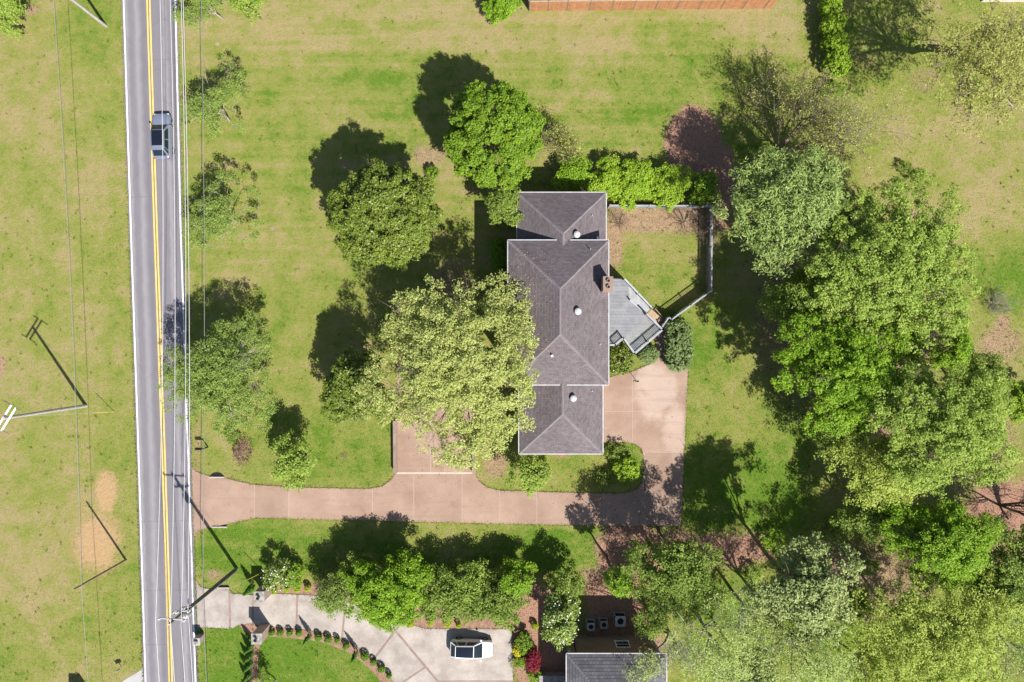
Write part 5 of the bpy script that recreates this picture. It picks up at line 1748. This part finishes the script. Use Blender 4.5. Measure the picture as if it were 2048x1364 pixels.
# --- yard north-east
for k, (a, b, s) in enumerate(((1663, 12, 24), (1664, 52, 24), (1672, 90, 26), (1674, 128, 26))):
    plant('lime_bush', 'shrub', ('bright lime bush in the row at its northern end', 'bright lime bush second in the row from the north', 'bright lime bush third in the row from the north', 'bright lime bush closing the southern end of the row')[k], a, b, s, s * .95, 1.5, 1.4, 'lime', 170 + k, trunk=False, group='lime bushes in a row on the north lawn')
SH('smaller green bush standing apart south of the lime row', 1668, 180, 24, 17, 1.0, .9, 'bright', 175)
bare_plant('tree', 'tree', 'tall budding sparse tree casting a fan shaped shadow over bare earth', 1556, 302, 12.5, .55, 176, 6, 5, 'twig', r0=.16, kids=5, buds='budding', lean=(.22, .06), bud_n=.6)
plant('tree', 'tree', 'olive green budding tree with pale limbs in the north east corner', 1970, 135, 150, 140, 10.0, 3.6, 'olive', 177, base=(1905, 105), nmul=1.5, holes=.10)
SH('small dark shrub on the lawn by the woodland edge', 1832, 352, 16, 18, .7, .7, 'mid', 178, nmul=.7)
SH('smaller dark shrub north of its twin by the woodland edge', 1808, 334, 13, 12, .6, .5, 'mid', 179, nmul=.6)
# --- woodland on the east side
T('sage green layered tree facing the yard fence', 1585, 412, 118, 108, 8.0, 4.2, 'spiky', 181, base=(1545, 430), holes=.06, nmul=1.3)
T('large fresh green tree in the middle of the east woodland', 1762, 535, 165, 140, 9.5, 4.6, 'lightgreen', 182, base=(1690, 560), holes=.05, nmul=1.35)
T('vivid green tree shading the lawn east of the driveway', 1678, 745, 122, 112, 9.0, 4.2, 'bright', 183, base=(1610, 735), holes=.05, nmul=1.3)
T('light green tall tree with a leaning dark trunk', 1878, 848, 136, 118, 11.5, 4.4, 'lightgreen', 184, base=(1712, 803), holes=.04, nmul=1.4)
T('yellow green tree with bare white limbs at its edge', 1770, 930, 106, 78, 8.0, 3.2, 'limepale', 185, base=(1700, 905), nmul=1.25)
T('rich green dense tree at the south east of the woodland', 1872, 1082, 106, 86, 8.0, 3.8, 'bright', 186, base=(1800, 1040), nmul=1.3)
T('small vivid green tree between the tall light green tree and bare bushes', 1900, 690, 34, 46, 4.2, 2.4, 'bright', 187)
bare_plant('shrub', 'shrub', 'dark leafless thicket between woodland and east lawn', 1930, 742, 3.4, 1.2, 188, 11, 5, 'bark', kids=4, buds='mid', bud_n=.3)
bare_plant('shrub', 'shrub', 'grey leafless bush on the east lawn edge', 1985, 608, 2.4, 1.3, 189, 9, 5, 'pale_bark', kids=4, lean=(.2, 0))
SH('bright lime bush at the east edge beyond the tall tree', 2040, 805, 40, 34, 1.8, 1.5, 'lime', 190)
bare_plant('tree', 'tree', 'leafless tree over reddish earth at the east edge', 2000, 1010, 9.0, .5, 191, 4, 5, 'bark', r0=.14, kids=5)
T('dull green understorey tree beyond the rich green tree', 2000, 1125, 74, 80, 5.0, 3.0, 'mid', 192, nmul=.8)
T('broad lime tinted tree in the south east corner', 1862, 1278, 168, 118, 9.0, 3.8, 'limepale', 193, base=(1770, 1210), nmul=1.5, holes=.03)
T('grey green feathery tree beyond the lime tinted tree', 2026, 1290, 76, 90, 7.0, 3.4, 'feather', 194)
T('pale sage tree over the leaf litter south of the lawn', 1610, 1182, 100, 86, 10.0, 3.2, 'sage', 195, base=(1560, 1140), holes=.08, nmul=1.2)
T('feathery pale pine like tree beside the neighbouring roof', 1432, 1290, 100, 88, 10.0, 3.4, 'feather', 196, base=(1385, 1215), nmul=1.15)
T('second feathery pale tree south of the pale sage tree', 1612, 1318, 112, 76, 10.0, 3.2, 'feather', 197, nmul=1.15)
T('mid green tree shading reddish mulch at the driveway end', 1350, 1150, 92, 74, 7.0, 3.0, 'mid', 198, base=(1315, 1112), nmul=1.2)
T('fresh green crown above the shaded mulch by the driveway end', 1350, 1105, 38, 26, 7.5, 1.4, 'lightgreen', 199)
T('slender tree with small bright crown beside the shaded wall of the neighbour', 1237, 1166, 27, 27, 6.0, 1.6, 'bright', 200, base=(1213, 1112))
T('thin leaved small tree over the shady side yard', 1300, 1225, 40, 50, 4.0, 2.4, 'mid', 201, nmul=.6)
bare_plant('tree', 'tree', 'tree with leafless silver limbs reaching over the neighbouring roof', 1342, 1268, 8.0, .5, 203, 3, 5, 'pale_bark', r0=.12, kids=5, lean=(-.35, .02))
T('tufted yellow green pine crown hanging over the charcoal roof', 1292, 1330, 46, 36, 6.8, 1.1, 'feather', 204, base=(1338, 1262))
T('thin sage tree standing between the two feathery pale trees', 1520, 1250, 66, 60, 8.0, 2.6, 'feather', 209)
T('hazy yellow green tree filling the gap beside the broad lime tree', 1735, 1330, 70, 56, 6.5, 2.6, 'limepale', 210, nmul=.8)
T('grey green sapling crown beside the rich green dense tree', 1985, 1195, 62, 54, 6.0, 2.4, 'mid', 211, nmul=.8)
T('hazy sage sapling at the foot of the feathery pine like tree', 1500, 1345, 64, 48, 6.5, 2.4, 'sage', 212, nmul=.8)
T('fresh green sapling between pale sage tree and rich green tree', 1700, 1205, 44, 40, 5.0, 2.0, 'mid', 213, nmul=.7)
T('dull green tree in the gap behind the sage layered tree', 1690, 440, 56, 50, 5.5, 2.4, 'mid', 214, nmul=.8)
T('dark understorey tree below the large fresh green tree', 1600, 585, 62, 50, 3.5, 2.0, 'mid', 215, nmul=.6)
T('green understorey tree between vivid tree and tall light green tree', 1810, 760, 60, 60, 4.5, 2.2, 'mid', 216, nmul=.6)
T('fresh green filler tree between large fresh green tree and vivid tree', 1800, 655, 62, 56, 7.0, 2.6, 'bright', 217)
T('mid green tree at the shaded lawn edge of the woodland', 1590, 600, 60, 56, 6.0, 2.6, 'mid', 218)
T('mid green tree between vivid tree and yellow green tree', 1690, 850, 58, 46, 6.5, 2.4, 'mid', 219)
T('dim green tree between yellow green tree and rich green tree', 1740, 1030, 54, 46, 5.0, 2.4, 'mid', 220)
T('dull green tree rising between thicket and lime bush', 1965, 765, 50, 54, 5.0, 2.2, 'mid', 221, nmul=.8)
SH('low green undergrowth clump on the leaf litter', 1545, 1085, 28, 30, .9, .8, 'bright', 205, nmul=.6)
SH('low green undergrowth clump below the vivid green tree', 1660, 1060, 34, 26, .9, .8, 'mid', 206, nmul=.6)
SH('low green undergrowth clump by the leaning trunk', 1735, 1130, 30, 22, .9, .8, 'mid', 207, nmul=.6)
SH('bright undergrowth clump beside the feathery pine like tree', 1510, 1150, 22, 26, .9, .8, 'lightgreen', 208, nmul=.6)

# ------------------------------------------------------------------ fallen leaves and grass blades (uncountable)
rs = np.random.RandomState(77)
def scatter(n, keep_f):
    x = rs.uniform(-52, 52, n); y = rs.uniform(-35.5, 35.5, n)
    g, d, c, l = field(x * PXM + 1024, 682 - y * PXM)
    k = keep_f(g, d, c, l)
    k &= rs.rand(n) < 1.0
    return x[k], y[k], g[k], d[k], c[k], l[k]
def off_paving(x, y):
    px_, py_ = x * PXM + 1024, 682 - y * PXM
    ys = np.array([-4000, -500, 0, 455, 910, 1364, 1900, 5500.])
    L = np.interp(py_, ys, [120, 228, 243, 257.5, 273, 287, 304, 420]); R = np.interp(py_, ys, [234, 341, 356, 366.5, 383, 397, 416, 532])
    ok = ~((px_ > L - 2) & (px_ < R + 2))
    def inside(poly):
        r = np.zeros(len(px_), bool)
        for (ax_, ay_), (bx_, by_) in zip(poly, poly[1:] + poly[:1]):
            c_ = (ay_ > py_) != (by_ > py_)
            r ^= c_ & (px_ < (bx_ - ax_) * (py_ - ay_) / ((by_ - ay_) + 1e-9) + ax_)
        return r
    return ok & ~inside(drive_px) & ~inside(cd) & ~inside(pth) & ~inside(ap)
x, y, g, d, c, l = scatter(330000, lambda g, d, c, l: (d < .5) & (c < .6))
ok = off_paving(x, y); x, y, g, d, c, l = (q[ok] for q in (x, y, g, d, c, l))
n = len(x)
hb = rs.uniform(.04, .10, n) * (.7 + g * .8)
az = rs.uniform(0, 2 * np.pi, n); ln = rs.uniform(.02, .10, n); wd = rs.uniform(.012, .03, n)
base = np.stack([x, y, np.zeros(n)], 1)
sx, sy = np.cos(az), np.sin(az)
v = np.stack([base + np.stack([-sy * wd, sx * wd, np.zeros(n)], 1), base + np.stack([sy * wd, -sx * wd, np.zeros(n)], 1),
              base + np.stack([sx * ln, sy * ln, hb], 1)], 1).reshape(-1, 3)
# coarse weed tufts in the lawn and blades creeping over paving edges
xs2, ys2 = [], []
tx, ty = rs.uniform(-52, 52, 1500), rs.uniform(-35, 35, 1500)
ok2 = off_paving(tx, ty); tx, ty = tx[ok2], ty[ok2]
gt = field(tx * PXM + 1024, 682 - ty * PXM)
kk = (gt[1] < .4) & (gt[2] < .4)
tx, ty = np.repeat(tx[kk], 9), np.repeat(ty[kk], 9)
tsz = rs.uniform(.5, 1.3, len(tx))
tx = tx + rs.normal(size=len(tx)) * .07; ty = ty + rs.normal(size=len(ty)) * .07
ex, ey = [], []
for poly in (drive_px, cd):
    for (ax_, ay_), (bx_, by_) in zip(poly, poly[1:] + poly[:1]):
        if max(ax_, bx_) < 400: continue
        m_ = int(math.hypot(bx_ - ax_, by_ - ay_) / PXM * 26)
        q_ = rs.rand(m_)
        ex.append((ax_ + (bx_ - ax_) * q_ - 1024) / PXM + rs.normal(size=m_) * .05); ey.append((682 - (ay_ + (by_ - ay_) * q_)) / PXM + rs.normal(size=m_) * .05)
for w_ in 'LR':
    yy_ = rs.uniform(0, 1364, 2600)
    ex.append((np.array([road_x(q, w_) for q in yy_]) - 1024) / PXM + rs.normal(size=2600) * .06); ey.append((682 - yy_) / PXM)
ex, ey = np.concatenate(ex), np.concatenate(ey)
x2, y2 = np.concatenate([tx, ex]), np.concatenate([ty, ey])
n2 = len(x2)
g2, d2, c2_, l2_ = field(x2 * PXM + 1024, 682 - y2 * PXM)
g2[:len(tx)] += .25
h2 = rs.uniform(.08, .17, n2); a2 = rs.uniform(0, 2 * np.pi, n2); l2 = rs.uniform(.04, .16, n2); w2_ = rs.uniform(.02, .05, n2)
b2 = np.stack([x2, y2, np.zeros(n2)], 1); sx2, sy2 = np.cos(a2), np.sin(a2)
v2_ = np.stack([b2 + np.stack([-sy2 * w2_, sx2 * w2_, np.zeros(n2)], 1), b2 + np.stack([sy2 * w2_, -sx2 * w2_, np.zeros(n2)], 1), b2 + np.stack([sx2 * l2, sy2 * l2, h2], 1)], 1).reshape(-1, 3)
v = np.concatenate([v, v2_]); g, d, c, l = np.concatenate([g, g2]), np.concatenate([d, d2 * 0]), np.concatenate([c, c2_ * 0]), np.concatenate([l, l2_ * 0])
n = n + n2
rep = lambda q: np.repeat(q, 3)
grass = mesh_np('lawn_grass', v, np.arange(n * 3).reshape(n, 3), MAT['ground'], vattrs={'green': rep(g), 'dirt': rep(d), 'clay': rep(c), 'litter': rep(l), 'mown': mown(v[:, 0], v[:, 1])})
tag(grass, 'short grass blades standing over the whole lawn', 'grass', kind='stuff')
x, y, g, d, c, l = scatter(150000, lambda g, d, c, l: (np.maximum(d, l) > .45))
ok = off_paving(x, y); x, y = x[ok], y[ok]
n = len(x)
MAT_L = leafmat('fallen_leaves_mat', (.11, .06, .045), (.36, .23, .165), .05, .8, .1)
dx_, dy_ = rs.uniform(794, 1380, 9000), rs.uniform(720, 1060, 9000)
wgt = np.exp(-((dx_ - 1300) / 120) ** 2 - ((dy_ - 1010) / 60) ** 2) + np.exp(-((dx_ - 870) / 60) ** 2 - ((dy_ - 880) / 70) ** 2) + .04
kd = rs.rand(9000) < wgt * .35
def in_poly(px_, py_, poly):
    r_ = np.zeros(len(px_), bool)
    for (ax_, ay_), (bx_, by_) in zip(poly, poly[1:] + poly[:1]):
        r_ ^= ((ay_ > py_) != (by_ > py_)) & (px_ < (bx_ - ax_) * (py_ - ay_) / ((by_ - ay_) + 1e-9) + ax_)
    return r_
kd &= in_poly(dx_, dy_, drive_px)
dz_ = rs.uniform(.056, .075, kd.sum())
zl = np.concatenate([rs.uniform(.012, .05, n), dz_])
x = np.concatenate([x, (dx_[kd] - 1024) / PXM]); y = np.concatenate([y, (682 - dy_[kd]) / PXM]); n = len(x)
# blown leaves on the roof slopes below the overhanging tree
rx_ = rs.uniform(MX0 + .05, MX0 + 4.2, 900); ry_ = rs.uniform(MY0 - 5.5, MY1 - 1.0, 900)
zr_ = np.array([roof_z_main(a, b) if b > MY0 else (roof_z_s(a, b) if a > s0.x + .05 else -1) for a, b in zip(rx_, ry_)])
kr = (zr_ > 5) & (rs.rand(900) < np.clip(1.1 - (rx_ - MX0) / 4.5, 0, 1))
x = np.concatenate([x, rx_[kr]]); y = np.concatenate([y, ry_[kr]]); zl = np.concatenate([zl, zr_[kr] + .035]); n = len(x)
lit = leaf_mesh('fallen_leaves', np.stack([x, y, zl], 1), rs.normal(size=(n, 3)) * .35 + np.array([0, 0, 1]), rs.uniform(.05, .13, n), rs.rand(n), MAT_L, None, .6, rs)
tag(lit, 'reddish brown fallen leaves littering bare ground under the trees', 'leaf litter', kind='stuff')
print('leaves', NLEAF[0], 'objects', len(bpy.data.objects))
